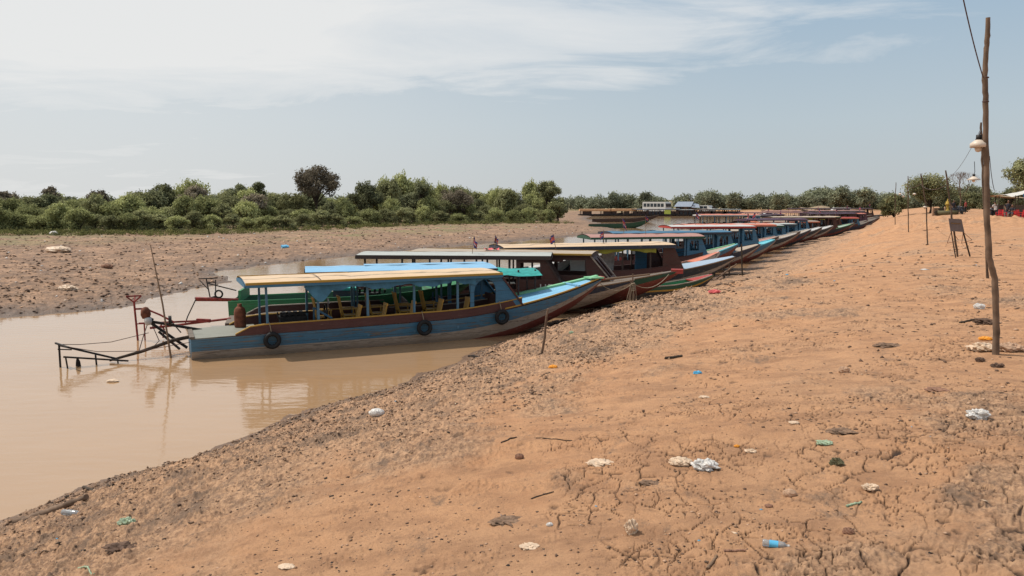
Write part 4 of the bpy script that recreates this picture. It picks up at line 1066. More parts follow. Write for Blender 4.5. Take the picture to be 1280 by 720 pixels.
pl('pole on the mud below the cyan bow', (912, 326), (938, 326), .05)

# ------------------------------------------------------------------ light poles
def lamp(label, p, r=.16, h=.3):
    t = thing('lamp', label, 'lamp', p, 0, 'cream enamel lamps strung between the poles')
    MB().lathe([(.03, .10), (.05, .09), (.10, .05), (r, 0), (r*.97, 0), (.09, .035), (.0, .06)], n=18).build('lamp_shade', 'enamel', t)
    MB().lathe([(0, .16), (.035, .16), (.035, .09), (0, .09)], n=10).tube([(0, 0, .15), (.02, 0, .22), (-.01, 0, h)], .008, 5).build('socket', 'iron', t)
    MB().lathe([(0, -.06), (.03, -.05), (.045, -.01), (.03, .04), (0, .05)], n=10).build('bulb', 'enamel', t)
    return t
g0 = on_ground(1245, 443)
Yp = g0[1]
main_pts = [(g0[0], Yp, g0[2]-.15)] + [at_depth(x_, y_, Yp) for x_, y_ in ((1245.5, 415), (1244.5, 370), (1243.5, 348), (1236.5, 322), (1234, 280), (1233.5, 230), (1232, 170), (1232, 120), (1231, 95), (1233, 60), (1234.5, 45), (1235, 22))]
mb = MB(); path = []; rs = []
for i in range(len(main_pts)-1):
    a, b_ = Vector(main_pts[i]), Vector(main_pts[i+1]); K = 5
    for j in range(K):
        f = j/K; tot = (i+f)/(len(main_pts)-1)
        path.append(a.lerp(b_, f)+Vector((random.uniform(-.004, .004), 0, 0))); rs.append((.041-.014*tot)*random.uniform(.95, 1.07)*(1.12 if (i*K+j) % 11 == 0 else 1))
path.append(Vector(main_pts[-1])); rs.append(.026)
t = thing('light_pole', 'tall crooked bare tree trunk pole, the nearest and biggest of the light poles', 'pole', (g0[0], g0[1], g0[2]), 0, 'rough poles carrying the lamp cable')
mb.v = []; mb.tube([p-Vector((g0[0], g0[1], g0[2])) for p in path], rs, 12); mb.build('trunk', 'bark', t)
for yy in (97, 127): q = Vector(at_depth(1232, yy, Yp))-Vector((g0[0], g0[1], g0[2])); MB().torus(q, .034, .007, 'Z', 14, 5).build('wire_tie', 'wire', t)
def pole(label, pts, r, Y=None):
    g = on_ground(*pts[0]); Y = g[1]
    w = [(g[0], g[1], g[2]-.2)]+[at_depth(x_, y_, Y) for x_, y_ in pts[1:]]
    stick('light_pole', label, 'pole', w, r, 'bark_mid', 'rough poles carrying the lamp cable')
    return Vector(w[-1]), Y
pA, YA = pole('slim pole with a bent top at the left foot of the spoil heap', [(1119, 281), (1119, 245), (1120, 228)], .042)
pB, YB = pole('straight pole carrying two lamps beside the spoil heap', [(1136, 290), (1135, 250), (1135, 220)], .038)
pC, YC = pole('leaning pole on the right flank of the spoil heap', [(1160, 306), (1158, 260), (1151, 217)], .036)
pD, YD = pole('leaning pole right behind the grey notice board', [(1199, 321), (1190, 272), (1182, 213)], .032)
pE, YE = pole('thin dark pole half hidden behind the nearest trunk pole', [(1236, 348), (1231, 270), (1228, 200), (1226.5, 153)], .032)
def cable(label, a, b_, sag, r=.005, m='wire'):
    path = [Vector(a).lerp(Vector(b_), f/14)-Vector((0, 0, sag*4*(f/14)*(1-f/14))) for f in range(15)]
    return tag(MB().tube(path, r, 5).build('power_cable', m), label, 'cable')
pm = Vector(at_depth(1229, 97, Yp))
cable('red brown cable running up from the nearest pole out of the picture', pm, at_depth(1196, -40, Yp-2.0), .05, .007)
cable('cable between the thin dark pole and the notice board pole', pE-Vector((0, 0, .15)), pD-Vector((0, 0, .3)), .25)
cable('cable between the notice board pole and the leaning pole', pD-Vector((0, 0, .5)), pC-Vector((0, 0, .5)), .2, .01)
cable('cable between the leaning pole and the two lamp pole', pC-Vector((0, 0, .5)), pB-Vector((0, 0, .7)), .15, .012)
cable('cable hanging down the right side of the nearest pole', at_depth(1237, 195, Yp), at_depth(1243, 238, Yp), .05, .004)
pl_ = at_depth(1231, 183.5, Yp-.08); lamp('cream lamp fixed right behind the nearest pole, highest of the lamps', (pl_[0], Yp+.06, pl_[2]), .10, .12)
lamp('cream lamp hanging from the cable left of the nearest pole', at_depth(1217, 225, YE+2.2), .13*1.4, .5)
lamp('left lamp of the group on the two lamp pole', at_depth(1125, 243, YB), .13)
lamp('lower middle lamp beside the two lamp pole', at_depth(1129, 246, YB), .11)
lamp('right lamp of the group on the two lamp pole', at_depth(1143, 243, YB), .15)
lamp('lamp low on the leaning pole', at_depth(1156, 260, YC), .07)

# notice board
g = on_ground(1198, 322)
t = thing('notice_board', 'grey notice board with one ochre line of writing on thin rusty legs', 'notice board', g, .0)
def loc(px, py, dy=0): return Vector(at_depth(px, py, g[1]+dy))-Vector(g)
q = [loc(1186, 273), loc(1202, 274), loc(1205.5, 290), loc(1188.5, 289)]
MB().add([tuple(p) for p in q]+[tuple(p+Vector((0, .03, 0))) for p in q], [(0, 1, 2, 3), (7, 6, 5, 4), (0, 4, 5, 1), (1, 5, 6, 2), (2, 6, 7, 3), (3, 7, 4, 0)]).build('panel', 'board', t)
mb = MB()
for i in range(13):
    f = .12+.06*i; a = q[0].lerp(q[1], f); d_ = (q[3]-q[0]); c = a+d_*.36
    mb.box((c.x, c.y-.012, c.z), (.012, .006, .026+.008*(i*5 % 3)), mi=0); 
    if i % 2: mb.box((c.x+.008, c.y-.012, c.z+.008), (.014, .006, .006))
mb.build('lettering', 'lettering', t)
MB().bar(loc(1189, 289, .05), loc(1194.5, 322, 0), .03).build('leg', 'bark_dark', t)
MB().bar(loc(1204, 290, .05), loc(1212.5, 320.5, .2), .035).build('leg', 'bark_dark', t)
mb = MB()
for a, b_ in (((1189, 290), (1184, 304)), ((1184, 304), (1193, 302)), ((1205, 291), (1215, 300)), ((1215, 300), (1206, 303)), ((1204, 291), (1202, 304)), ((1202, 304), (1207, 303)), ((1192, 292), (1198, 300))):
    mb.bar(loc(*a), loc(*b_), .012)
mb.build('brace', 'rust', t)

# ------------------------------------------------------------------ vegetation
def leaf_mat(name, c0, c1, trans=.25):
    m = bpy.data.materials.new(name); m.use_nodes = True; nt = m.node_tree; L = nt.links
    for n in list(nt.nodes): nt.nodes.remove(n)
    out = N(nt, 'ShaderNodeOutputMaterial'); at = N(nt, 'ShaderNodeAttribute', attribute_name='tone')
    c = ramp(nt, at.outputs['Fac'], [(0, c0), (1, c1)])
    oi = N(nt, 'ShaderNodeObjectInfo')
    hv = N(nt, 'ShaderNodeHueSaturation'); mr = N(nt, 'ShaderNodeMapRange'); mr.inputs['To Min'].default_value = .75; mr.inputs['To Max'].default_value = 1.25
    L.new(oi.outputs['Random'], mr.inputs[0]); L.new(mr.outputs[0], hv.inputs['Value']); L.new(c, hv.inputs['Color'])
    d = N(nt, 'ShaderNodeBsdfDiffuse'); t = N(nt, 'ShaderNodeBsdfTranslucent'); ms = N(nt, 'ShaderNodeMixShader'); ms.inputs[0].default_value = trans
    L.new(hv.outputs[0], d.inputs[0]); L.new(hv.outputs[0], t.inputs[0]); L.new(d.outputs[0], ms.inputs[1]); L.new(t.outputs[0], ms.inputs[2]); L.new(ms.outputs[0], out.inputs[0])
    return m
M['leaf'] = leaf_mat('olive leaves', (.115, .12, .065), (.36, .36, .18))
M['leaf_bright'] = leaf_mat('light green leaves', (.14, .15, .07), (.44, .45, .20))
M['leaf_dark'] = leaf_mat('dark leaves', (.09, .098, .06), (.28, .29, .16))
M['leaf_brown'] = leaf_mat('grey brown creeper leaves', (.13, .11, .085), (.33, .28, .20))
M['leaf_far_hazed'] = leaf_mat('distant leaves with painted haze', (.14, .15, .105), (.27, .285, .18))  # aerial haze painted into the leaf colours: paler and greyer with distance
M['grass'] = leaf_mat('bank grass blades', (.08, .085, .03), (.20, .20, .08))
def foliage_mesh(name, clumps, n, leaf, seed, mats, shell=.35):
    rg = np.random.default_rng(seed)
    cl = np.array(clumps, float)   # x y z r tone sz
    w = cl[:, 3]**2; w /= w.sum(); k = rg.choice(len(cl), n, p=w); c = cl[k]
    d = rg.normal(size=(n, 3)); d /= np.linalg.norm(d, axis=1)[:, None]
    rr = c[:, 3]*(1-shell*rg.random(n)**1.5)*(1+.12*rg.normal(size=n))
    P = c[:, :3]+d*rr[:, None]*np.array([1, 1, .85]) + rg.normal(size=(n, 3))*leaf*1.1
    keep = P[:, 2] > -.05; P = P[keep]; d = d[keep]; c = c[keep]; n = len(P)
    nrm = d*.8+rg.normal(size=(n, 3))*.7+np.array([0, 0, .4]); nrm /= np.linalg.norm(nrm, axis=1)[:, None]
    a = np.cross(nrm, rg.normal(size=(n, 3))); a /= np.linalg.norm(a, axis=1)[:, None]; b = np.cross(nrm, a)
    s = leaf*(.6+.8*rg.random(n))[:, None]
    V = np.stack([P-a*s, P+b*s*.5-a*s*.1, P+a*s, P-b*s*.5+a*s*.1], 1).reshape(-1, 3)
    me = bpy.data.meshes.new(name); me.vertices.add(4*n); me.vertices.foreach_set('co', V.astype(np.float32).ravel())
    me.loops.add(4*n); me.loops.foreach_set('vertex_index', np.arange(4*n, dtype=np.int32))
    me.polygons.add(n); me.polygons.foreach_set('loop_start', np.arange(n, dtype=np.int32)*4); me.update(calc_edges=True)
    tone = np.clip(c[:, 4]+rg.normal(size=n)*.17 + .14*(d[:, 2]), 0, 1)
    at = me.attributes.new('tone', 'FLOAT', 'POINT'); at.data.foreach_set('value', np.repeat(tone, 4).astype(np.float32))
    me.materials.append(M[mats]); return me
def shrub_clumps(W, H, n, seed, low=True, top=1.0):
    rg = random.Random(seed); out = []
    for i in range(n):
        a = rg.random()*2*PI; f = rg.random()**.6; z = H*(rg.random()**(.9 if low else .5))
        env = math.sqrt(max(.05, 1-(z/H)**2.2))
        r_ = W*.5*rg.uniform(.09, .27)
        out.append((math.cos(a)*W*.5*f*env, math.sin(a)*W*.5*f*env, max(r_*.5, z*.92), r_, rg.uniform(.15, .75)))
    for i in range(int(n*1.1)):  # spiky tips
        a = rg.random()*2*PI; f = rg.random()*.8
        out.append((math.cos(a)*W*.45*f, math.sin(a)*W*.45*f, H*rg.uniform(.8, 1.08)*math.sqrt(max(.1, 1-.6*f*f)), W*rg.uniform(.04, .10), rg.uniform(.4, .95)))
    return out
def trunk_mesh(H, W, seed, n=5, r=.12):
    rg = random.Random(seed); mb = MB()
    mb.tube([(0, 0, -.3), (.05, 0, H*.3), (-.05, .05, H*.6)], [r, r*.8, r*.45], 7)
    for i in range(n):
        a = rg.random()*2*PI; z = H*rg.uniform(.2, .5); q = W*.35
        mb.tube([(0, 0, z), (math.cos(a)*q*.5, math.sin(a)*q*.5, z+H*.2), (math.cos(a)*q, math.sin(a)*q, z+H*.42)], [r*.5, r*.33, r*.12], 5)
    me = bpy.data.meshes.new('trunk'); me.from_pydata(mb.v, [], mb.f); me.materials.append(M['bark_dark']); me.update(); return me
VAR = []
for i in range(9):
    H = [3.0, 2.6, 3.4, 3.0, 2.4, 3.6, 2.8, 3.2, 2.2][i]; W = [4.2, 3.8, 3.6, 4.6, 3.6, 3.4, 4.0, 3.0, 4.4][i]
    mt = ['leaf', 'leaf_bright', 'leaf', 'leaf_dark', 'leaf_bright', 'leaf', 'leaf_dark', 'leaf_brown', 'leaf_bright'][i]
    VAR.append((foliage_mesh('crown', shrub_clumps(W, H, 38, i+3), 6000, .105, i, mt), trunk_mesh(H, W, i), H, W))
def veg(name, label, cat, x, y, v, s, sz=None, group=None, z=None):
    cm, tm, H, W = v
    t = thing(name, label, cat, (x, y, gz(x, y)-.08 if z is None else z), random.random()*6.28, group)
    t.scale = (s, s, sz or s)
    for nm, me in (('crown', cm), ('trunk', tm)):
        o = bpy.data.objects.new(nm, me); COL.objects.link(o); o.parent = t
    return t
pxs = np.array([-60, 0, 200, 300, 400, 500, 600, 700]); ybs = np.array([292.5, 292.5, 290.5, 288, 284.5, 280.5, 277, 274.5])
def base_depth(px): return 3.3/((np.interp(px, pxs, ybs)-249)/1000)
skyl_x = [0, 60, 90, 125, 150, 175, 205, 245, 300, 330, 370, 430, 460, 490, 525, 570, 630, 680, 700, 715]
skyl_y = [246, 247, 250, 249, 250, 242, 236, 236, 236, 234, 240, 236, 230, 228, 233, 238, 241, 235, 246, 262]
nfront = 0
SH = 'shrubs of the thicket on the far bank'
lbls = ['olive green bushy shrub in the thicket on the far bank', 'light green shrub in the thicket on the far bank', 'dark green dense shrub in the thicket on the far bank', 'grey brown creeper covered shrub in the thicket on the far bank']
lab_of = {'leaf': 0, 'leaf_bright': 1, 'leaf_dark': 2, 'leaf_brown': 3}
def put(px, Yb, htop, wide=1.0, vi=None, row=0):
    """shrub whose top reaches height htop (world z)"""
    X = (px-640)/1000*Yb; z0 = gz(X, Yb)
    vi = vi if vi is not None else random.choice([0, 1, 2, 3, 4, 5, 6, 8] if row else [0, 1, 4, 8, 5, 2])
    v = VAR[vi]; H = htop-z0; s = wide*random.uniform(.85, 1.15)
    k = lab_of[{0: 'leaf', 1: 'leaf_bright', 2: 'leaf', 3: 'leaf_dark', 4: 'leaf_bright', 5: 'leaf', 6: 'leaf_dark', 7: 'leaf_brown', 8: 'leaf_bright'}[vi]]
    t = veg('shrub', lbls[k], 'shrub', X, Yb, v, s, max(.45, H/v[2]*(random.choice([.7, .8, .9, 1, 1.08]) if not 335 < px < 470 else random.choice([.65, .78, .88]))), ['olive', 'light green', 'dark green', 'grey brown'][k]+' '+SH)
    return t
px = -45
while px < 706:     # front fringe
    Y = base_depth(px)+random.uniform(0, 4); put(px, Y, gz((px-640)/1000*Y, Y)+random.uniform(1.5, 2.5), .8)
    px += random.uniform(17, 26)
px = -50
while px < 700:     # second row
    Y = base_depth(px)+random.uniform(6, 10); put(px, Y, gz((px-640)/1000*Y, Y)+random.uniform(2.4, 3.5), 1.0)
    px += random.uniform(20, 30)
px = -50
while px < 696:     # third row reaching the skyline
    Y = base_depth(px)+random.uniform(14, 22)
    yt = np.interp(px, skyl_x, skyl_y)+random.uniform(0, 6); put(px, Y, CAM_Z-(yt-249)/1000*Y, 1.2, row=1)
    px += random.uniform(17, 26)
px = -50
while px < 690:     # rear row
    Y = base_depth(px)+random.uniform(30, 45)
    yt = np.interp(px, skyl_x, skyl_y)+random.uniform(-2, 5); put(px, Y, CAM_Z-(yt-249)/1000*Y, 1.5, row=1)
    px += random.uniform(20, 30)
# named trees of the thicket
def tree(label, px, ytop, Y, wpx, crown_h, mt, seed, n=7000, leaf=.13, nclump=30, group=None, name='tree', trunk_r=.18, ybot=None):
    X = (px-640)/1000*Y; z0 = gz(X, Y); zt = CAM_Z-(ytop-249)/1000*Y; W = wpx/1000*Y; H = zt-z0
    rg = random.Random(seed); cl = []
    for i in range(int(nclump*1.7)):
        a = rg.random()*2*PI; f = rg.random()**.5; q = rg.uniform(-.8, 1)
        env = math.sqrt(max(.08, 1-q*q)); r_ = W*rg.uniform(.045, .13)
        cl.append((math.cos(a)*(W*.5-r_)*f*env, math.sin(a)*(W*.5-r_)*f*env, H-crown_h/2+q*(crown_h/2-r_)*rg.uniform(.8, 1.08), r_, rg.uniform(.1, .8)))
    t = thing(name, label, 'tree', (X, Y, z0-.1), 0, group)
    o = bpy.data.objects.new('crown', foliage_mesh('crown', cl, n, leaf, seed, mt)); COL.objects.link(o); o.parent = t
    mb = MB(); hb = H-crown_h
    mb.tube([(0, 0, -.2), (.06*W*.3, 0, hb*.6), (0, 0, hb+crown_h*.3)], [trunk_r, trunk_r*.8, trunk_r*.5], 8)
    for c in cl[:14]: mb.tube([(0, 0, max(.3, hb*.8)), (c[0]*.45, c[1]*.45, (max(.3, hb*.8)+c[2])/2), (c[0], c[1], c[2])], [trunk_r*.5, trunk_r*.3, trunk_r*.1], 5)
    mb.build('trunk', 'bark_dark', t); return t
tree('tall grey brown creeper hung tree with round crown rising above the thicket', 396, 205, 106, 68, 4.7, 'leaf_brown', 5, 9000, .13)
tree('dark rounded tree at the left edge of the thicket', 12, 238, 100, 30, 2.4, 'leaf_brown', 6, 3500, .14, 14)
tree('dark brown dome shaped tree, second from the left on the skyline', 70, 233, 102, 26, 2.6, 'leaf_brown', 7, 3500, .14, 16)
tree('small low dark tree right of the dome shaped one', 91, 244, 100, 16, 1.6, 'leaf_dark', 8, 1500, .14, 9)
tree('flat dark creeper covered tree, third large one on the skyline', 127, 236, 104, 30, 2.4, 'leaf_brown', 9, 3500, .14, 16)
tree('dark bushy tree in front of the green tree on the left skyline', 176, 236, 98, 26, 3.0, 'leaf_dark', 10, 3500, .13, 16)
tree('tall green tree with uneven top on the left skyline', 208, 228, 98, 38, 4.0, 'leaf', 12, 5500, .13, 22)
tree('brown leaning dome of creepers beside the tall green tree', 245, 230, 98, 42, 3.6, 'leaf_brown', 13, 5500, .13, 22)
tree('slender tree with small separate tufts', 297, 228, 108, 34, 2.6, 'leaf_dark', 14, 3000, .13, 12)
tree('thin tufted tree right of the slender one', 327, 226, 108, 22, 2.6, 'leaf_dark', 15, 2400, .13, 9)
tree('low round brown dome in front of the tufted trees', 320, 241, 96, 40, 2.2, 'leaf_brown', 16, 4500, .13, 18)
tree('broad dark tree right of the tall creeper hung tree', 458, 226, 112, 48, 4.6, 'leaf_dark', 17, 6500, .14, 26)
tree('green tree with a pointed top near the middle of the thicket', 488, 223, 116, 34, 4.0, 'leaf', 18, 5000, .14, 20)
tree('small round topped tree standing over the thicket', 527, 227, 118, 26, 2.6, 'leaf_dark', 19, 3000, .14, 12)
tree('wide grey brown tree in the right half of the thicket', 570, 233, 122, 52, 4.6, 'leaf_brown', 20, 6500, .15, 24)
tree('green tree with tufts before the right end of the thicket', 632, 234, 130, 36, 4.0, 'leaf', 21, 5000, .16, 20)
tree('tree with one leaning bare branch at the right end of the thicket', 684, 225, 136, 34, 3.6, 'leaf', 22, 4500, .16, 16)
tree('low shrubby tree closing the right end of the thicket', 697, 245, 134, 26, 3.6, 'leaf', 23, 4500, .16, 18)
# far wood beyond the river: one mass
def far_wood(name, pts, n, leaf, seed, depth, label, mt='leaf_far_hazed'):
    rg = random.Random(seed); cl = []
    for (x0, y0, h0), (x1, y1, h1) in zip(pts[:-1], pts[1:]):
        Ls = math.hypot(x1-x0, y1-y0); k = int(Ls*1.1)
        for i in range(k):
            f = rg.random(); hh = (h0+(h1-h0)*f)*(.78+.14*math.sin(f*Ls/9+seed)+.1*math.sin(f*Ls/3.3))*rg.uniform(.75, 1.08)
            b = rg.random()*depth; x = x0+(x1-x0)*f; y = y0+(y1-y0)*f+b; zb = gz(x, y)
            for q in range(3):
                r_ = hh*rg.uniform(.2, .34); cl.append((x+rg.uniform(-1.5, 1.5), y+rg.uniform(-1, 1), zb+rg.uniform(.1, 1)*(hh-r_)+.2, r_, rg.uniform(.1, .75)))
    me = foliage_mesh(name, cl, n, leaf, seed, mt); o = bpy.data.objects.new(name, me); COL.objects.link(o)
    o['kind'] = 'stuff'; o['label'] = label
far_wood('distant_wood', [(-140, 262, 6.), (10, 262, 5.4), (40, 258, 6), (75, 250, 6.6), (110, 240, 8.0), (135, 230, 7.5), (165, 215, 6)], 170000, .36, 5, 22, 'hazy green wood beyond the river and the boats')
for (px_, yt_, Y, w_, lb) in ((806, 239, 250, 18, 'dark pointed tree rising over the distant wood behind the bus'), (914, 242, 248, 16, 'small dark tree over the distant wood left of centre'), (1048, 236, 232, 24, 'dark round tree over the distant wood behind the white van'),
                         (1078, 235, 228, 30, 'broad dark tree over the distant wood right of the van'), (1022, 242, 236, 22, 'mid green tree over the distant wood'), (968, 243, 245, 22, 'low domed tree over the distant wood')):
    tree(lb, px_, yt_, Y, w_, 5, 'leaf_far_hazed', int(px_), 2500, .34, 12, 'trees standing out of the distant wood')
# trees beyond the road
tree('large leafy tree behind the shrine at the end of the road', 1160, 215, 118, 74, 4.8, 'leaf', 31, 9000, .14, 34, None, 'tree')
tree('green bushy tree left of the large leafy one', 1115, 241, 125, 40, 4, 'leaf', 32, 5000, .16, 20)
tree('dense bush closing the view at the far end of the road', 1212, 238, 150, 40, 4.0, 'leaf', 33, 6000, .16, 22)
tree('dark bush right of the road end bush', 1236, 242, 140, 34, 3.6, 'leaf_dark', 34, 4500, .16, 18)
tree('tall tree with open crown behind the stall at the right edge', 1284, 192, 92, 74, 5.6, 'leaf', 35, 8000, .13, 30)
tree('low olive bush under the open crowned tree', 1262, 234, 98, 34, 2.6, 'leaf_dark', 36, 3500, .13, 14)
tree('dark low bush behind the motorcycles', 1185, 244, 116, 50, 3.0, 'leaf_dark', 37, 5000, .14, 20)
# bare twiggy tree
X, Y, Z = (1197-640)/1000*114, 114, 0; Z = gz(X, Y)
t = thing('bare_tree', 'leafless pinkish grey twiggy tree right of the large leafy tree', 'tree', (X, Y, Z-.1))
rg = random.Random(4); mb = MB(); mb.tube([(0, 0, 0), (.1, 0, 2.0)], [.12, .09], 7); mb.build('trunk', 'bark', t); mb = MB()
def branch(p, d, l, r_, k):
    q = p+d*l; mb.tube([p, (p+q)/2+Vector((rg.uniform(-.1, .1), 0, .05)), q], [r_, r_*.8, r_*.6], 4, caps=False)
    if k: 
        for i in range(3): branch(q, (d+Vector((rg.uniform(-.7, .7), rg.uniform(-.7, .7), rg.uniform(-.1, .5)))).normalized(), l*.72, r_*.62, k-1)
for i in range(4): branch(Vector((.1, 0, 1.9)), Vector((rg.uniform(-.7, .7), rg.uniform(-.5, .5), 1)).normalized(), 1.4, .05, 4)
mb.build('branches', 'bark', t)
# grass fringe at the foot of the thicket
cl = []
for i in range(900):
    p_ = random.uniform(-60, 715); Y = base_depth(p_)-random.uniform(.0, 3.5)**1.3; x = (p_-640)/1000*Y; cl.append((x, Y, gz(x, Y)+.05, random.uniform(.12, .4), random.random()))
o = bpy.data.objects.new('grass', foliage_mesh('grass', cl, 26000, .09, 77, 'grass')); COL.objects.link(o); tag(o, 'green grass fringe at the foot of the thicket', kind='stuff')

# ------------------------------------------------------------------ vehicles and buildings far off
def vehicle(name, label, cat, px, Y, L, W_, H, rz, prof, wins, group=None):
    X = (px-640)/1000*Y; t = thing(name, label, cat, (X, Y, gz(X, Y)+.02), rz, group)
    mb = MB(); mb.plate([(a*L-L/2, .3+b*(H-.3)) for a, b in prof], [], lambda u, v, w: (u, w-W_/2, v), W_); mb.build('body', 'bus_white', t)
    for (a0, a1, b0, b1) in wins:
        for sd in (-1, 1):
            MB().box(((a0+a1)/2*L-L/2, sd*(W_/2+.008), .3+(b0+b1)/2*(H-.3)), ((a1-a0)*L, .03, (b1-b0)*(H-.3))).build('window', 'glass_dark', t)
    for sx in (0,):
        MB().box((L/2-.02, 0, .3+.66*(H-.3)), (.16, W_*.84, .30*(H-.3))).build('windscreen', 'glass_dark', t)
        MB().box((-L/2-.0, 0, .3+.66*(H-.3)), (.06, W_*.8, .28*(H-.3))).build('rear_window', 'glass_dark', t)
    for a in (.2, .8):
        for sd in (-1, 1):
            w = MB().torus((a*L-L/2, sd*(W_/2-.1), .36), .26, .1, 'Y').build('wheel', 'rubber', t)
            MB().lathe([(0, .06), (.2, .05), (.2, -.05), (0, -.06)], (a*L-L/2, sd*(W_/2-.06), .36), 12, mt=Matrix.Rotation(PI/2, 3, 'X')).build('rim', 'grey_roof', w)
    for sd in (-1, 1): MB().box((L/2+.01, sd*W_*.36, .8), (.05, .25, .16)).build('headlight', 'light_glass', t)
    return t
busp = [(0, 0), (1, 0), (1, .55), (.985, .93), (.96, 1), (.02, 1), (0, .94)]
vehicle('tour_bus', 'white bus with a dark window band parked beyond the river', 'bus', 820, 224, 8.5, 2.4, 3.0, math.radians(-52), busp, [(.05+.15*i, .17+.15*i, .5, .84) for i in range(6)])
vanp = [(0, 0), (1, 0), (1, .42), (.84, .55), (.70, 1), (.03, 1), (0, .6)]
vehicle('parked_van', 'white van parked beyond the river right of the tin roofed house', 'van', 883, 226, 4.4, 1.8, 2.1, math.radians(-50), vanp, [(.06, .32, .52, .88), (.36, .62, .52, .88)], None)
vehicle('parked_car', 'small white car parked behind the plum roofed boats', 'car', 960, 210, 3.9, 1.6, 1.45, math.radians(8), [(0, 0), (1, 0), (1, .45), (.76, .55), (.62, 1), (.2, 1), (.04, .55), (0, .5)], [(.2, .38, .58, .92), (.41, .6, .58, .92)], None)
vehicle('parked_van', 'white minibus parked behind the rose roofed boats near the middle right', 'van', 1046, 172, 4.9, 1.8, 2.2, math.radians(172), vanp, [(.06, .32, .52, .88), (.36, .62, .52, .88)], None)
X, Y = (856-640)/1000*228, 228; Z = gz(X, Y)
t = thing('tin_roofed_house', 'small house with grey tin gable roof and maroon walls beyond the river', 'house', (X, Y, Z), -.25)
MB().box((0, 0, 1.0), (5.2, 3.6, 2.0)).build('wall', 'brown', t)
mb = MB(); mb.add([(-3.2, -2.4, 1.7), (1.6, -2.4, 1.7), (2.2, 0, 3.1), (-2.2, 0, 3.1), (-3.2, 2.4, 1.7), (1.6, 2.4, 1.7)], [(0, 1, 2, 3), (3, 2, 5, 4)]); mb.add([(1.7, -2.6, 1.5), (4.0, -2.6, 1.4), (3.6, 0, 2.4), (2.1, 0, 2.7)], [(0, 1, 2, 3)]); mb.build('roof', 'tin', t)
for xx in (-1.4, 1.2): f = MB().box((xx, -1.83, 1.2), (.9, .08, .8)).build('window', 'wood', t); MB().box((xx, -1.88, 1.2), (.7, .03, .6)).build('pane', 'glass_dark', f)
MB().box((0, -1.83, .9), (.9, .08, 1.8)).build('door', 'wood', t)
for px_, lb, w_ in ((1012, 'open thatched shelter with a long sagging roof left of the minibus', 6.5), (998, 'small thatched shelter at the left of the long one', 3.2)):
    X, Y = (px_+4-640)/1000*178, 178; Z = gz(X, Y); t = thing('thatched_shelter', lb, 'shelter', (X, Y, Z), 0)
    MB().grid([[(-w_/2+w_*i/8, y_, 2.2+.5*(1-abs(y_)/1.6)-.25*math.sin(i*.8)) for y_ in (-1.6, 0, 1.6)] for i in range(9)], 0, False).build('roof', 'thatch', t)
    for a in (-.42, .42):
        for y_ in (-1.2, 1.2): MB().box((a*w_, y_, 1.05), (.12, .12, 2.2)).build('post', 'bark_dark', t)

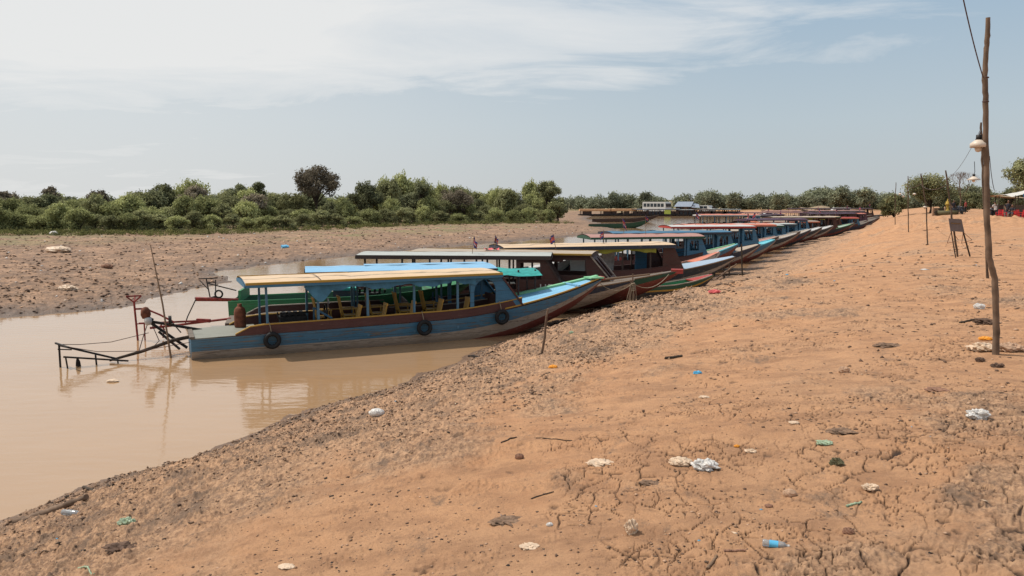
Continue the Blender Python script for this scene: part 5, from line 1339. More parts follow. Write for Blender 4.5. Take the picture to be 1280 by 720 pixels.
# ------------------------------------------------------------------ people, motorcycles, stall at the road end
def person(label, x, y, rz, pose='stand', shirt='cloth_dark', z=None):
    z = gz(x, y) if z is None else z
    t = thing('person', label, 'person', (x, y, z), rz)
    if pose == 'stand':
        hip = .92; J = dict(pel=(0, 0, .95), ch=(0, 0, 1.25), nk=(0, 0, 1.45), hd=(0, .02, 1.58), hL=(-.1, 0, .88), kL=(-.11, .02, .48), aL=(-.11, -.02, .09), tL=(-.12, .14, .04), hR=(.1, 0, .88), kR=(.12, .03, .48), aR=(.13, 0, .09), tR=(.14, .15, .04),
                            sL=(-.19, 0, 1.38), eL=(-.25, -.02, 1.1), wL=(-.24, .08, .86), sR=(.19, 0, 1.38), eR=(.26, -.02, 1.1), wR=(.2, .12, .90))
    else:
        s_ = .46 if pose == 'sit' else .78
        J = dict(pel=(0, 0, s_+.1), ch=(0, .04, s_+.4), nk=(0, .07, s_+.6), hd=(0, .11, s_+.73), hL=(-.1, .05, s_+.08), kL=(-.15, .45, s_+.06), aL=(-.15, .42, .10 if pose == 'sit' else .3), tL=(-.16, .56, .05 if pose == 'sit' else .27), hR=(.1, .05, s_+.08), kR=(.15, .45, s_+.06), aR=(.15, .42, .10 if pose == 'sit' else .3), tR=(.16, .56, .05 if pose == 'sit' else .27),
                 sL=(-.19, .05, s_+.54), eL=(-.24, .16, s_+.3), wL=(-.16, .4, s_+.28), sR=(.19, .05, s_+.54), eR=(.24, .16, s_+.3), wR=(.16, .4, s_+.28))
    rad = dict(pel=.14, ch=.15, nk=.06, hd=.06, hL=.09, kL=.06, aL=.04, tL=.035, hR=.09, kR=.06, aR=.04, tR=.035, sL=.06, eL=.042, wL=.028, sR=.06, eR=.042, wR=.028)
    E = [('pel', 'ch'), ('ch', 'nk'), ('nk', 'hd'), ('pel', 'hL'), ('hL', 'kL'), ('kL', 'aL'), ('aL', 'tL'), ('pel', 'hR'), ('hR', 'kR'), ('kR', 'aR'), ('aR', 'tR'), ('ch', 'sL'), ('sL', 'eL'), ('eL', 'wL'), ('ch', 'sR'), ('sR', 'eR'), ('eR', 'wR')]
    for sd in 'LR':
        w = Vector(J['w'+sd]); e = Vector(J['e'+sd]); dr = (w-e).normalized(); J['p'+sd] = tuple(w+dr*.08); rad['p'+sd] = .026; E.append(('w'+sd, 'p'+sd))
        for q in range(4):
            n_ = 'f%d%s' % (q, sd); J[n_] = tuple(w+dr*(.16-.01*abs(q-1.4))+Vector(((q-1.5)*.02, .01, 0))); rad[n_] = .008; E.append(('p'+sd, n_))
        n_ = 'th'+sd; J[n_] = tuple(w+dr*.08+Vector((.05 if sd == 'L' else -.05, .02, 0))); rad[n_] = .009; E.append(('w'+sd, n_))
    ks = list(J); me = bpy.data.meshes.new('body'); me.from_pydata([J[k_] for k_ in ks], [(ks.index(a), ks.index(b_)) for a, b_ in E], [])
    o = bpy.data.objects.new('body', me); COL.objects.link(o); o.parent = t
    md = o.modifiers.new('skin', 'SKIN'); o.modifiers.new('sub', 'SUBSURF').levels = 1; o.modifiers['sub'].render_levels = 1
    for i, k_ in enumerate(ks):
        me.skin_vertices[0].data[i].radius = (rad[k_],)*2; me.skin_vertices[0].data[i].use_root = (k_ == 'pel')
    me.materials.append(M['skin'])
    c = Vector(J['hd'])+Vector((0, .01, .05))
    mb = MB(); mb.lathe([(0, -.12), (.05, -.10), (.075, -.03), (.08, .03), (.06, .09), (0, .115)], c, 14); mb.box(c+Vector((0, .085, -.01)), (.02, .03, .04))
    for sd in (-1, 1): mb.box(c+Vector((sd*.08, 0, 0)), (.015, .03, .05))
    mb.build('head', 'skin', t)
    MB().lathe([(.083, -.02), (.088, .04), (.065, .10), (0, .125)], c+Vector((0, -.018, .005)), 14).build('hair', 'hair', t)
    pl_, ch = Vector(J['pel']), Vector(J['ch']); nk = Vector(J['nk'])
    mb = MB()
    def ring(cn, a, b_): return [Vector(cn)+Vector((a*math.cos(2*PI*i/14), b_*math.sin(2*PI*i/14), 0)) for i in range(14)]
    mb.grid([ring(pl_+Vector((0, 0, -.06)), .17, .13), ring(pl_+Vector((0, 0, .1)), .165, .13), ring(ch, .19, .14), ring(nk+Vector((0, 0, -.08)), .2, .10), ring(nk, .07, .07)], 0, True, True)
    for sd in 'LR': mb.tube([J['s'+sd], (Vector(J['s'+sd])*.3+Vector(J['e'+sd])*.7)], [.075, .065], 10)
    mb.build('shirt', shirt, t)
    mb = MB()
    for sd in 'LR': mb.tube([J['h'+sd], J['k'+sd], Vector(J['k'+sd])*.2+Vector(J['a'+sd])*.8], [.11, .08, .065], 10)
    mb.build('trousers', 'cloth_dark' if shirt != 'cloth_dark' else 'navy', t)
    return t
def motorcycle(label, x, y, rz, group='motorcycles parked at the road end'):
    t = thing('motorcycle', label, 'motorcycle', (x, y, gz(x, y)), rz, group)
    for xx in (-.6, .6):
        w = MB().torus((xx, 0, .29), .25, .045, 'Y').build('wheel', 'rubber', t)
        mb = MB()
        for a in range(6): mb.bar((xx, 0, .29), (xx+.22*math.cos(a*PI/3), 0, .29+.22*math.sin(a*PI/3)), .012)
        mb.build('rim', 'grey_roof', w)
    MB().bar((-.6, 0, .29), (-.1, 0, .4), .07).bar((.6, .06, .29), (.42, .05, .95), .04).bar((.6, -.06, .29), (.42, -.05, .95), .04).bar((-.1, 0, .4), (.4, 0, .75), .09).box((0, 0, .38), (.35, .22, .25)).build('frame', 'iron', t)
    MB().box((-.28, 0, .78), (.75, .24, .10)).build('seat', 'rubber', t)
    MB().box((.35, 0, .72), (.14, .34, .5)).box((-.35, 0, .62), (.6, .2, .22)).build('fairing', 'navy', t)
    MB().bar((.42, -.33, 1.02), (.42, .33, 1.02), .03).build('handlebar', 'iron', t)
    MB().lathe([(0, .06), (.08, .05), (.08, -.03), (0, -.03)], (.5, 0, .93), 12, mt=Matrix.Rotation(PI/2, 3, 'Y')).build('headlight', 'light_glass', t)
    return t
def gp(px, Y): return ((px-640)/1000*Y, Y)
for px_, Y, rz, lb in ((1193, 103, .5, 'left motorcycle of the pair parked by the yellow shrine'), (1200, 100, 1.2, 'right motorcycle of the pair parked by the yellow shrine'), (1242, 77, 1.9, 'motorcycle ridden past the stall by a person in pale clothes'), (1262, 82, .8, 'motorcycle parked behind the red chairs')):
    motorcycle(lb, *gp(px_, Y), rz)
x, y = gp(1242, 77); person('person in pale shirt sitting astride the motorcycle beside the stall', x-.1, y-.1, 1.9-PI/2, 'ride', 'cloth_white')
x, y = gp(1204, 101); person('person in red shirt standing behind the parked motorcycles', x, y, 1, 'stand', 'cloth_red')
x, y = gp(1257, 76); person('person in dark clothes standing between the red chairs', x, y, 2.6, 'stand', 'cloth_dark')
x, y = gp(1263, 75.5); person('person in dark clothes seated at the stall', x, y, 2.2, 'sit', 'cloth_dark', z=gz(x, y))
x, y = gp(1189, 104); person('person in dark shirt standing left of the motorcycles', x, y, 3, 'stand', 'cloth_dark')
def plastic_chair(label, x, y, rz):
    t = thing('plastic_chair', label, 'chair', (x, y, gz(x, y)), rz, 'red plastic chairs at the stall')
    MB().box((0, 0, .44), (.44, .44, .03)).build('seat', 'red_plastic', t)
    MB().grid([[(-.2-.06*f, .22*math.sin(a)*1.0, .46+.42*f) for a in (-1.5, -.8, 0, .8, 1.5)] for f in (0, .5, 1)], 0, True).build('backrest', 'red_plastic', t)
    for sx in (-1, 1):
        for sy in (-1, 1): MB().bar((sx*.2, sy*.2, .43), (sx*.24, sy*.24, 0), .05).build('leg', 'red_plastic', t)
    for sy in (-1, 1): MB().box((0, sy*.23, .65), (.42, .04, .03)).box((.2, sy*.23, .54), (.04, .04, .22)).build('armrest', 'red_plastic', t)
for i, (px_, Y, rz) in enumerate(((1247, 75, -2.5), (1251, 74, -1.2), (1268, 75, -2), (1273, 73.5, -.8), (1279, 74, -2.2), (1284, 76, -1.5))):
    plastic_chair(['leftmost red plastic chair, next to the motorcycle', 'second red plastic chair from the left at the stall', 'third red plastic chair from the left at the stall', 'fourth red plastic chair from the left at the stall', 'fifth red plastic chair from the left, at the picture edge', 'red plastic chair beyond the picture edge side of the stall'][i], *gp(px_, Y), rz)
x0, y0 = gp(1274, 77); z0 = gz(x0, y0)
t = thing('market_stall', 'roadside stall under an off white tarpaulin with a rolled blue side sheet', 'stall', (x0, y0, z0)); t.scale = (1, 1, 1.25)
mb = MB(); mb.grid([[(-2.0+i*.9, -1.6+j*1.1, 1.75+.12*i+.05*math.sin(i*2+j)-(.12 if j in (0, 3) else 0)) for j in range(4)] for i in range(8)], 0, True); mb.build('tarpaulin', 'tarp_white', t)
mb = MB(); mb.grid([[(-1.0+i*.7, -1.65+.05*math.sin(j*2), 1.86+.10*i-.28*j/3*(1+.3*math.sin(i))) for j in range(4)] for i in range(8)], 0, True); mb.build('side_sheet', 'blue_cloth', t)
for xx in (-1.6, .6, 2.8, 4.6):
    for yy in (-1.5, 1.6): MB().tube([(xx, yy, -.1), (xx, yy, 1.9+.1*xx)], .05, 6).build('post', 'bark_dark', t)
MB().box((1.5, .8, .5), (5, .9, 1.0)).build('counter', 'wood', t)
x1, y1 = gp(1252, 88)
t = thing('market_stall', 'low brown roofed stall left behind the white tarpaulin one', 'stall', (x1, y1, gz(x1, y1)))
mb = MB(); mb.grid([[(-1.6+i*.8, -1.5+j, 2.15-.06*i+.15*(j == 1)) for j in range(4)] for i in range(5)], 0, False); mb.build('roof', 'thatch', t)
for xx in (-1.4, 1.5):
    for yy in (-1.3, 1.3): MB().tube([(xx, yy, -.1), (xx, yy, 2.2)], .05, 6).build('post', 'bark_dark', t)
MB().box((0, .6, .6), (2.8, .8, 1.2)).build('counter', 'brown_dark', t)
x1, y1 = gp(1181.5, 101); zz = gz(x1, y1)
t = thing('shrine', 'small yellow shrine pillar on a mossy round base at the road end', 'shrine', (x1, y1, zz))
MB().lathe([(0, 0), (1.25, 0), (1.3, .35), (1.25, .55), (0, .55)], n=16).build('base', 'moss_stone', t)
MB().lathe([(.3, .55), (.26, .65), (.18, .75), (.18, 1.25), (.28, 1.3), (.3, 1.4), (.2, 1.45), (.22, 1.62), (.08, 1.75), (.05, 1.95), (0, 2.1)], n=12).build('pillar', 'yellow_stone', t)
x1, y1 = gp(1171, 101)
t = thing('fence', 'dark slatted wooden fence panel between two pale posts beside the shrine', 'fence', (x1, y1, gz(x1, y1)))
mb = MB()
for i in range(8): mb.box((-.6+i*.17, 0, .5), (.13, .04, .95))
mb.build('slats', 'bark_dark', t)
for xx in (-.75, .78): MB().box((xx, 0, .55), (.18, .18, 1.15)).build('post', 'stone_pale', t)

# ------------------------------------------------------------------ litter on the bank
def lump(name, label, cat, px, py, wpx, hpx, mat, seed=0, flat=.5, spiky=.35, group=None, rz=0, deep=.7, sub=4, raise_=.3):
    g = on_ground(px, py); D = math.hypot(g[0], g[1]); w = wpx/1000*D; h = hpx/1000*D*1.0
    bm = bmesh.new(); bmesh.ops.create_icosphere(bm, subdivisions=sub, radius=1)
    rg = np.random.default_rng(seed+int(px)); off = rg.random(3)*50
    for v in bm.verts:
        c = v.co; n_ = float(fbm(np.array([c.x*1.7+off[0]+c.z]), np.array([c.y*1.7+off[1]-c.z*1.3]), 4, 5, .65)[0]); n2_ = float(fbm(np.array([c.x*4.5+off[2]+c.z*2]), np.array([c.y*4.5-c.z*3]), 2, 9)[0]); v.co = c*max(.25, 1+spiky*(n_*1.5+n2_*.55))
        v.co.x *= w/2; v.co.y *= w/2*deep; v.co.z *= h/2
    me = bpy.data.meshes.new(name); bm.to_mesh(me); bm.free(); me.materials.append(M[mat])
    me.polygons.foreach_set('use_smooth', np.full(len(me.polygons), name == 'stone' and False))
    o = bpy.data.objects.new(name, me); COL.objects.link(o); o.location = (g[0], g[1], g[2]+h*raise_); o.rotation_euler = (0, 0, rz)
    return tag(o, label, cat, group)
def bottle(label, px, py, Lpx, rz, body, band):
    g = on_ground(px, py); D = math.hypot(g[0], g[1]); L_ = Lpx/1000*D; r_ = L_*.14
    t = thing('plastic_bottle', label, 'bottle', (g[0], g[1], g[2]+r_*.8), rz)
    mt = Matrix.Rotation(PI/2, 3, 'Y')
    MB().lathe([(0, -L_/2), (r_*.9, -L_/2), (r_, -L_*.45), (r_*.93, -L_*.3), (r_, -L_*.25), (r_, L_*.2), (r_*.93, L_*.27), (r_*.7, L_*.33), (r_*.4, L_*.38), (r_*.36, L_*.44)], n=18, mt=mt).build('body', body, t)
    MB().lathe([(r_*1.02, -L_*.25), (r_*1.03, L_*.08)], n=18, mt=mt).build('label', band, t)
    MB().lathe([(0, L_*.5), (r_*.42, L_*.5), (r_*.42, L_*.42)], n=12, mt=mt).build('cap', 'plastic_white', t)
lump('plastic_bag', 'crumpled white plastic bag on the sand in the middle foreground', 'bag', 880, 586, 30, 14, 'plastic_white', 1, spiky=.6)
lump('plastic_bag', 'beige plastic bag touching the white bag in the middle foreground', 'bag', 851, 581, 28, 12, 'plastic_beige', 2)
lump('plastic_bag', 'upright crumpled beige wrapper in the lower middle', 'bag', 789, 666, 16, 20, 'plastic_beige', 3, spiky=.6)
lump('plastic_sheet', 'flat scrap of pale plastic film near the bottom edge, right of centre', 'litter', 662, 684, 24, 5, 'plastic_beige', 4, spiky=.6)
lump('paper_scrap', 'small bright white scrap above the pale film', 'litter', 687, 657, 8, 5, 'plastic_white', 5)
lump('paper_scrap', 'round pale scrap at the bottom edge left of centre', 'litter', 358, 709, 20, 4, 'plastic_beige', 6)
lump('plastic_tub', 'white plastic tub lying by the waterline', 'litter', 471, 519, 19, 11, 'plastic_white', 7, spiky=.15)
lump('plastic_bag', 'white plastic bag on the cracked soil below the nearest pole', 'bag', 1222, 522, 24, 11, 'plastic_white', 8, spiky=.6, rz=.4)
lump('plastic_bag', 'big pale bag lying left of the foot of the nearest pole', 'bag', 1228, 438, 26, 10, 'plastic_beige', 9, spiky=.5)
lump('plastic_bag', 'pinkish bag lying right of the foot of the nearest pole', 'bag', 1262, 438, 28, 10, 'stone_pale', 10, spiky=.5)
lump('plastic_scrap', 'orange scrap just above the bags at the nearest pole', 'litter', 1232, 425, 14, 5, 'plastic_orange', 11)
lump('plastic_bag', 'pale pink bag on the sand left of the nearest pole, farther up', 'bag', 1224, 386, 12, 7, 'plastic_white', 12)
lump('ash_heap', 'dark heap of burnt rubbish left of the nearest pole', 'ash heap', 1234, 404, 24, 6, 'soil_dark', 13, spiky=.6)
lump('clod', 'dark round clod in front of the nearest pole', 'clod', 1225, 452, 10, 6, 'soil_dark', 14)
lump('clod', 'dark jagged clod to the right in front of the nearest pole', 'clod', 1247, 459, 12, 5, 'soil_dark', 15, spiky=.8)
lump('cloth', 'crumpled pink red cloth on the mud below the canoe', 'cloth', 893, 369-3, 14, 5, 'plastic_red', 16)
lump('plastic_scrap', 'yellow scrap on the bank near the stake', 'litter', 691, 460, 11, 5, 'plastic_orange', 17)
lump('plastic_scrap', 'light green scrap on the ridge above the stake', 'litter', 714, 417, 6, 4, 'plastic_green', 18)
lump('plastic_bag', 'pale green bag at the lower left', 'bag', 158, 655, 18, 9, 'plastic_green', 19, spiky=.6)
lump('dead_leaves', 'clump of dark dead leaves at the lower left', 'leaves', 152, 688, 34, 9, 'soil_dark', 20, spiky=.7)
lump('stone', 'round pale clay stone at the lower right', 'stone', 987, 620, 17, 11, 'stone_pale', 21, spiky=.15)
lump('stone', 'dark red brown stone in the centre of the sand', 'stone', 649, 573, 11, 8, 'stone', 22, spiky=.25)
lump('stone', 'dark flat stone left of the blue labelled bottle', 'stone', 961, 634, 10, 5, 'stone', 23, spiky=.25)
lump('stone', 'red brown stone on the cracked soil at lower right', 'stone', 1060, 667, 13, 9, 'stone', 24, spiky=.3)
lump('stone', 'pinkish clod on the sand above the green scrap', 'stone', 1055, 465, 12, 8, 'stone_pale', 25, spiky=.3)
lump('tree_bark', 'curved dark red bark piece on the sand', 'bark', 1170, 489, 24, 5, 'stone', 26, spiky=.4)
lump('plastic_scrap', 'pale green wrapper right of centre on the sand', 'litter', 1031, 555, 18, 5, 'plastic_green', 27, spiky=.6)
lump('plastic_scrap', 'yellowish curled wrapper on the cracked soil', 'litter', 1088, 611, 17, 7, 'plastic_beige', 28, spiky=.6)
lump('plastic_scrap', 'small orange scrap beside pale chips', 'litter', 921, 559, 7, 4, 'plastic_orange', 29)
lump('plastic_scrap', 'pale folded scrap with a dark edge left of the beige bag', 'litter', 750, 580, 30, 6, 'plastic_beige', 30, spiky=.6)
lump('plastic_sack', 'large pale sack lying on the far left bank', 'sack', 73, 315, 26, 8, 'plastic_beige', 31, spiky=.2)
lump('plastic_sack', 'white sack at the foot of the thicket on the far left', 'sack', 68, 293.5, 10, 5, 'plastic_white', 32, spiky=.3)
lump('plastic_bag', 'yellowish bag on the far left mud', 'bag', 84, 362, 18, 6, 'plastic_beige', 33, spiky=.5)
lump('plastic_bag', 'blue bag on the far bank above the blue roofs', 'bag', 356, 309.5, 10, 4, 'plastic_blue', 34)
lump('clod', 'red brown clod on the far left mud', 'clod', 134, 335, 12, 6, 'stone', 35)
lump('paper_scrap', 'pale flat chip high on the sand right of the middle', 'litter', 880, 497, 12, 3, 'plastic_beige', 36)
lump('paper_scrap', 'second pale chip on the sand, right of the first', 'litter', 992, 529, 12, 3, 'plastic_beige', 37)
lump('plastic_scrap', 'pale twisted wrapper standing alone left of the white bag row', 'litter', 939, 565, 12, 4, 'plastic_beige', 41, spiky=.8)
lump('plastic_scrap', 'thin grey blue scrap on the upper sand', 'litter', 872, 467, 9, 4, 'plastic_blue', 42, spiky=.8)
lump('dead_leaves', 'flat patch of burnt twigs in a shallow hollow near the bottom centre', 'leaves', 633, 652, 38, 5, 'soil_brown', 43, spiky=.75, raise_=.05)
lump('dead_leaves', 'dark twiggy patch below the white and beige bags', 'leaves', 812, 604, 24, 4, 'soil_brown', 44, spiky=.75, raise_=.05)
lump('dead_leaves', 'dark matted patch right of the middle of the sand', 'leaves', 1052, 540, 30, 5, 'soil_brown', 45, spiky=.75, raise_=.05)
lump('dead_leaves', 'dark matted heap left of the burnt heap at the pole', 'leaves', 1110, 432, 28, 4, 'soil_brown', 46, spiky=.75, raise_=.05)
lump('weed', 'small grey green weed tuft on the sand right of centre', 'plant', 1046, 580, 14, 8, 'moss_stone', 47, spiky=.75)
bottle('clear plastic bottle with a blue label at the lower right', 970, 684, 32, -.35, 'plastic_clear', 'plastic_blue')
bottle('clear plastic bottle beside the log at the lower left', 90, 644, 24, -.2, 'plastic_clear', 'plastic_clear')
# floating scraps
for px_, py_, w_, mt_, lb in ((141, 477, .28, 'plastic_beige', 'brown scrap floating in the water below the rudder frame'), (98, 458, .12, 'charcoal', 'dark stub poking out of the water at the rudder frame')):
    d_ = ray(px_, py_); k = CAM_Z/-d_[2]; bm = bmesh.new(); bmesh.ops.create_icosphere(bm, subdivisions=2, radius=.5)
    for v in bm.verts: v.co = Vector((v.co.x*w_, v.co.y*w_*.6, v.co.z*(.08 if w_ > .2 else .4)))*random.uniform(.85, 1.15)
    me = bpy.data.meshes.new('floating_scrap'); bm.to_mesh(me); bm.free(); me.materials.append(M[mt_]); o = bpy.data.objects.new('floating_scrap', me); COL.objects.link(o); o.location = (d_[0]*k, d_[1]*k, .02); tag(o, lb, 'litter')
# log and sticks
def ground_stick(name, label, cat, a, b_, r, m='bark', lift=.6, group=None):
    A, B = Vector(on_ground(*a)), Vector(on_ground(*b_)); pts = [A.lerp(B, i/5) for i in range(6)]
    for p in pts: p.z = gz(p.x, p.y)+r*lift
    return stick(name, label, cat, pts, r, m, group, 8)
ground_stick('log', 'long weathered log lying along the waterline at the lower left', 'log', (18, 655), (108, 624), .05)
ground_stick('driftwood', 'thin dark driftwood branch on the waterline right of the log', 'driftwood', (104, 610), (142, 607), .022, 'bark_dark')
ground_stick('stick', 'orange brown stick at the bottom edge near the blue labelled bottle', 'stick', (884, 712), (896, 695), .010, 'wood_warm')
ground_stick('stick', 'grey plastic strip on the cracked soil', 'stick', (1058, 634), (1077, 628), .010, 'plastic_green')
ground_stick('stick', 'thin curved twig left of centre on the sand', 'twig', (664, 624), (692, 615), .006, 'bark_dark')
ground_stick('stick', 'long thin twig on the upper sand left of centre', 'twig', (670, 548), (715, 551), .006, 'bark_dark')
ground_stick('stick', 'short dark stick left of the red brown stone', 'twig', (626, 554), (646, 547), .008, 'bark_dark')
ground_stick('stick', 'pale stick at the lower left bottom', 'twig', (50, 693), (70, 687), .009, 'wood_warm')
ground_stick('stick', 'green stick at the bottom edge lower left', 'twig', (98, 711), (118, 718), .008, 'plastic_green')
ground_stick('stick', 'red tipped stick left of the blue labelled bottle', 'twig', (905, 690), (932, 689), .010, 'stone')
ground_stick('stick', 'black branch on the upper bank right of the middle', 'branch', (832, 449), (853, 446), .025, 'bark_dark')
ground_stick('stick', 'dark branch left of the burnt heap', 'branch', (1200, 404), (1222, 400), .02, 'bark_dark')
ground_stick('stick', 'black driftwood where the bank meets the water below the stake', 'driftwood', (586, 446), (616, 440), .03, 'charcoal')
# scattered loose stuff: clods, leaf litter, chips -- uncountable
def scatter(name, label, n, gen, size, mats, flat=.6, seed=1, jitter=.5):
    rg = np.random.default_rng(seed); X, Y = gen(rg, n); Z, d, *_ = terrain(X, Y, True)
    k = d > .15; X, Y, Z = X[k], Y[k], Z[k]; n = len(X)
    base = np.array([(1, 0, 0), (0, 1, 0), (-1, 0, 0), (0, -1, 0), (0, 0, 1), (0, 0, -.6)]); F = np.array([(0, 1, 4), (1, 2, 4), (2, 3, 4), (3, 0, 4), (1, 0, 5), (2, 1, 5), (3, 2, 5), (0, 3, 5)])
    r = np.hypot(X, Y); s = size*(.4+rg.random(n)**2*1.6)*np.clip(r/7, .8, 6)
    a = rg.random(n)*6.28; V = base[None]*(1+jitter*rg.normal(size=(n, 6, 1))*.5)
    V = V*np.stack([np.ones(n), .5+.5*rg.random(n), flat*(.5+.7*rg.random(n))], -1)[:, None, :]*s[:, None, None]
    ca, sa = np.cos(a)[:, None], np.sin(a)[:, None]
    P = np.stack([V[..., 0]*ca-V[..., 1]*sa+X[:, None], V[..., 0]*sa+V[..., 1]*ca+Y[:, None], V[..., 2]+Z[:, None]+s[:, None]*flat*.2], -1).reshape(-1, 3)
    Fa = (F[None]+np.arange(n)[:, None, None]*6).reshape(-1, 3)
    me = bpy.data.meshes.new(name); me.vertices.add(len(P)); me.vertices.foreach_set('co', P.astype(np.float32).ravel())
    me.loops.add(Fa.size); me.loops.foreach_set('vertex_index', Fa.astype(np.int32).ravel()); me.polygons.add(len(Fa)); me.polygons.foreach_set('loop_start', np.arange(len(Fa), dtype=np.int32)*3)
    for m_ in mats: me.materials.append(M[m_])
    me.polygons.foreach_set('material_index', np.repeat(rg.integers(0, len(mats), n), 8).astype(np.int32)); me.update(calc_edges=True)
    o = bpy.data.objects.new(name, me); COL.objects.link(o); tag(o, label, kind='stuff')
def near(rg, n):
    r = np.exp(rg.uniform(math.log(3.2), math.log(45), n)); a = rg.uniform(-.62, .62, n); X, Y = r*np.sin(a), r*np.cos(a)
    k = (perlin(X*.5, Y*.5, 5)+.45*perlin(X*1.7, Y*1.7, 6) > rg.uniform(-.45, .5, n)); return X[k], Y[k]
def shoreb(rg, n):
    k = rg.integers(4, 14, n); f = rg.random(n); A = np.array(R_SHORE); p = A[k]+(A[k+1]-A[k])*f[:, None]; dd = rg.random(n)**1.5*3.2
    return p[:, 0]+dd*.88, p[:, 1]-dd*.4
def leftb(rg, n):
    p_ = rg.uniform(-60, 740, n); q = rg.random(n); Y = 28+q**1.2*90; return (p_-640)/1000*Y, Y
scatter('soil_clods', 'loose brown clods strewn over the near bank', 15000, near, .011, ['soil_mid', 'soil_mid', 'soil_dark', 'stone_pale'], .6, 1)
scatter('leaf_litter', 'dark bits of twig, leaf and char strewn over the near bank', 7000, near, .012, ['soil_dark', 'bark_mid', 'soil_dark', 'charcoal'], .22, 2)
def band(rg, n):
    k = rg.integers(4, 15, n); f = rg.random(n); A = np.array(R_SHORE); p = A[k]+(A[k+1]-A[k])*f[:, None]; dd = .1+rg.random(n)**1.1*6.5
    X, Y = p[:, 0]+dd*.88, p[:, 1]-dd*.4
    q = perlin(X*.9, Y*.9, 15)+.5*perlin(X*2.7, Y*2.7, 16) > rg.uniform(-.5, .45, n); return X[q], Y[q]
scatter('bank_rubble', 'broken crust and clods over the rough strip above the water', 24000, band, .011, ['soil_mid', 'soil_light', 'soil_mid', 'soil_brown'], .7, 7)
scatter('bank_debris', 'dark twigs and dead leaves over the rough strip above the water', 3800, band, .016, ['soil_dark', 'bark_dark', 'soil_brown'], .3, 8)
scatter('waterline_clods', 'dark wet clods along the waterline', 4200, shoreb, .010, ['soil_dark', 'soil_dark', 'soil_mid'], .6, 3)
scatter('litter_chips', 'tiny pale chips and scraps strewn over the near bank', 150, near, .018, ['plastic_beige', 'plastic_white', 'stone_pale', 'plastic_blue'], .25, 4)
scatter('far_bank_rubble', 'pale litter and clods strewn over the far mud bank', 2600, leftb, .013, ['stone_pale', 'stone_pale', 'plastic_beige', 'plastic_white', 'soil_mid', 'soil_mid', 'stone_pale'], .6, 5)
scatter('far_bank_clods', 'dark mud clods on the far bank', 7000, leftb, .013, ['soil_dark', 'soil_dark', 'soil_mid'], .55, 6)

# ------------------------------------------------------------------ sky and sun
SUN_AZ = Vector((-.90, .30, 0)).normalized(); EL = math.radians(56)
sd_ = Vector((SUN_AZ.x*math.cos(EL), SUN_AZ.y*math.cos(EL), math.sin(EL)))
sun = bpy.data.lights.new('sun', 'SUN'); sun.energy = 4.0; sun.angle = math.radians(.6); sun.color = (1, .94, .86)
so = bpy.data.objects.new('sun', sun); COL.objects.link(so); so.rotation_euler = (-sd_).to_track_quat('-Z', 'Y').to_euler(); so.location = (0, 0, 50)
w = bpy.data.worlds.new('World'); S.world = w; w.use_nodes = True; nt = w.node_tree; L = nt.links; bg = nt.nodes['Background']
sky = N(nt, 'ShaderNodeTexSky'); sky.sky_type = 'NISHITA'; sky.sun_disc = False; sky.sun_elevation = EL; sky.sun_rotation = math.atan2(SUN_AZ.x, SUN_AZ.y)
sky.dust_density = 3.0; sky.air_density = 1.0; sky.ozone_density = 1.0
tc = N(nt, 'ShaderNodeTexCoord'); sp = N(nt, 'ShaderNodeSeparateXYZ'); L.new(tc.outputs['Generated'], sp.inputs[0])
def mth(op, a, b_=None, c_=None):
    n = N(nt, 'ShaderNodeMath', operation=op)
    for s_, v in zip(n.inputs, (a, b_, c_)):
        if v is None: continue
        if isinstance(v, bpy.types.NodeSocket): L.new(v, s_)
        else: s_.default_value = v
    return n.outputs[0]
Zc = mth('MAXIMUM', sp.outputs[2], 0.0)
haze = ramp(nt, Zc, [(0.0, (5.6, 5.95, 6.05, 1)), (.09, (5.05, 5.9, 6.45, 1)), (.22, (3.75, 5.05, 6.3, 1)), (.5, (3.0, 4.0, 5.3, 1)), (1.0, (2.0, 3.0, 4.6, 1))])
base = mix(nt, .9, sky.outputs[0], haze)
zz = mth('ADD', Zc, .10); cx = mth('DIVIDE', sp.outputs[0], zz); cy = mth('DIVIDE', sp.outputs[1], zz)
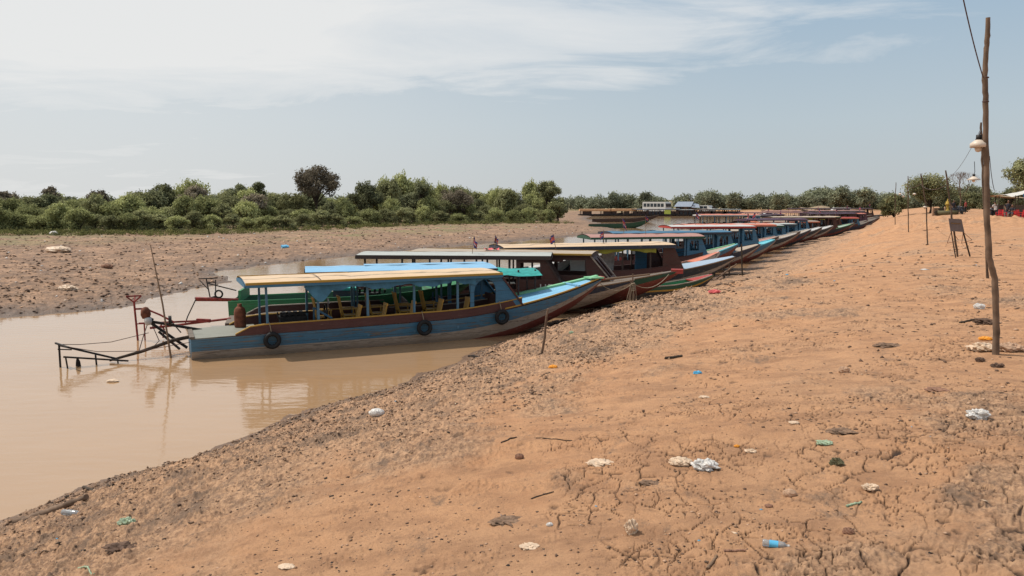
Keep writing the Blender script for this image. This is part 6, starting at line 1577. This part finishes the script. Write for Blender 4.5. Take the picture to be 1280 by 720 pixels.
cb = N(nt, 'ShaderNodeCombineXYZ'); L.new(cx, cb.inputs[0]); L.new(cy, cb.inputs[1])
mp = N(nt, 'ShaderNodeMapping'); mp.inputs['Rotation'].default_value = (0, 0, .25); mp.inputs['Scale'].default_value = (.85, 1.25, 1); L.new(cb.outputs[0], mp.inputs[0])
n1 = N(nt, 'ShaderNodeTexNoise', Scale=1.0, Detail=9.0, Roughness=.62, Distortion=.5); L.new(mp.outputs[0], n1.inputs[0])
n2 = N(nt, 'ShaderNodeTexNoise', Scale=.35, Detail=3.0); L.new(cb.outputs[0], n2.inputs[0])
mrx = N(nt, 'ShaderNodeMapRange', interpolation_type='SMOOTHSTEP'); mrx.inputs['From Min'].default_value = -.6; mrx.inputs['From Max'].default_value = .52; mrx.inputs['To Min'].default_value = .26; mrx.inputs['To Max'].default_value = -.34; L.new(sp.outputs[0], mrx.inputs[0]); lft = mrx.outputs[0]     # more cloud on the left
mrz = N(nt, 'ShaderNodeMapRange', interpolation_type='SMOOTHSTEP'); mrz.inputs['From Min'].default_value = .07; mrz.inputs['From Max'].default_value = .18; mrz.inputs['To Min'].default_value = -.26; mrz.inputs['To Max'].default_value = .20; L.new(Zc, mrz.inputs[0]); hi = mrz.outputs[0]
m_ = mth('ADD', mth('ADD', mth('MULTIPLY_ADD', n1.outputs[0], .9, .02), lft), mth('ADD', hi, mth('MULTIPLY_ADD', n2.outputs[0], .35, -.17)))
cm = ramp(nt, m_, [(.36, G(0)), (.52, G(.55)), (.80, G(.88))])
mrv = N(nt, 'ShaderNodeMapRange', interpolation_type='SMOOTHSTEP'); mrv.inputs['From Min'].default_value = .35; mrv.inputs['From Max'].default_value = -.6; mrv.inputs['To Min'].default_value = 0; mrv.inputs['To Max'].default_value = .5; L.new(sp.outputs[0], mrv.inputs[0])
cm = mth('MAXIMUM', cm, mrv.outputs[0])
cl_ = mix(nt, cm, base, (8.5, 8.45, 8.3, 1)); L.new(cl_, bg.inputs[0]); bg.inputs[1].default_value = .1
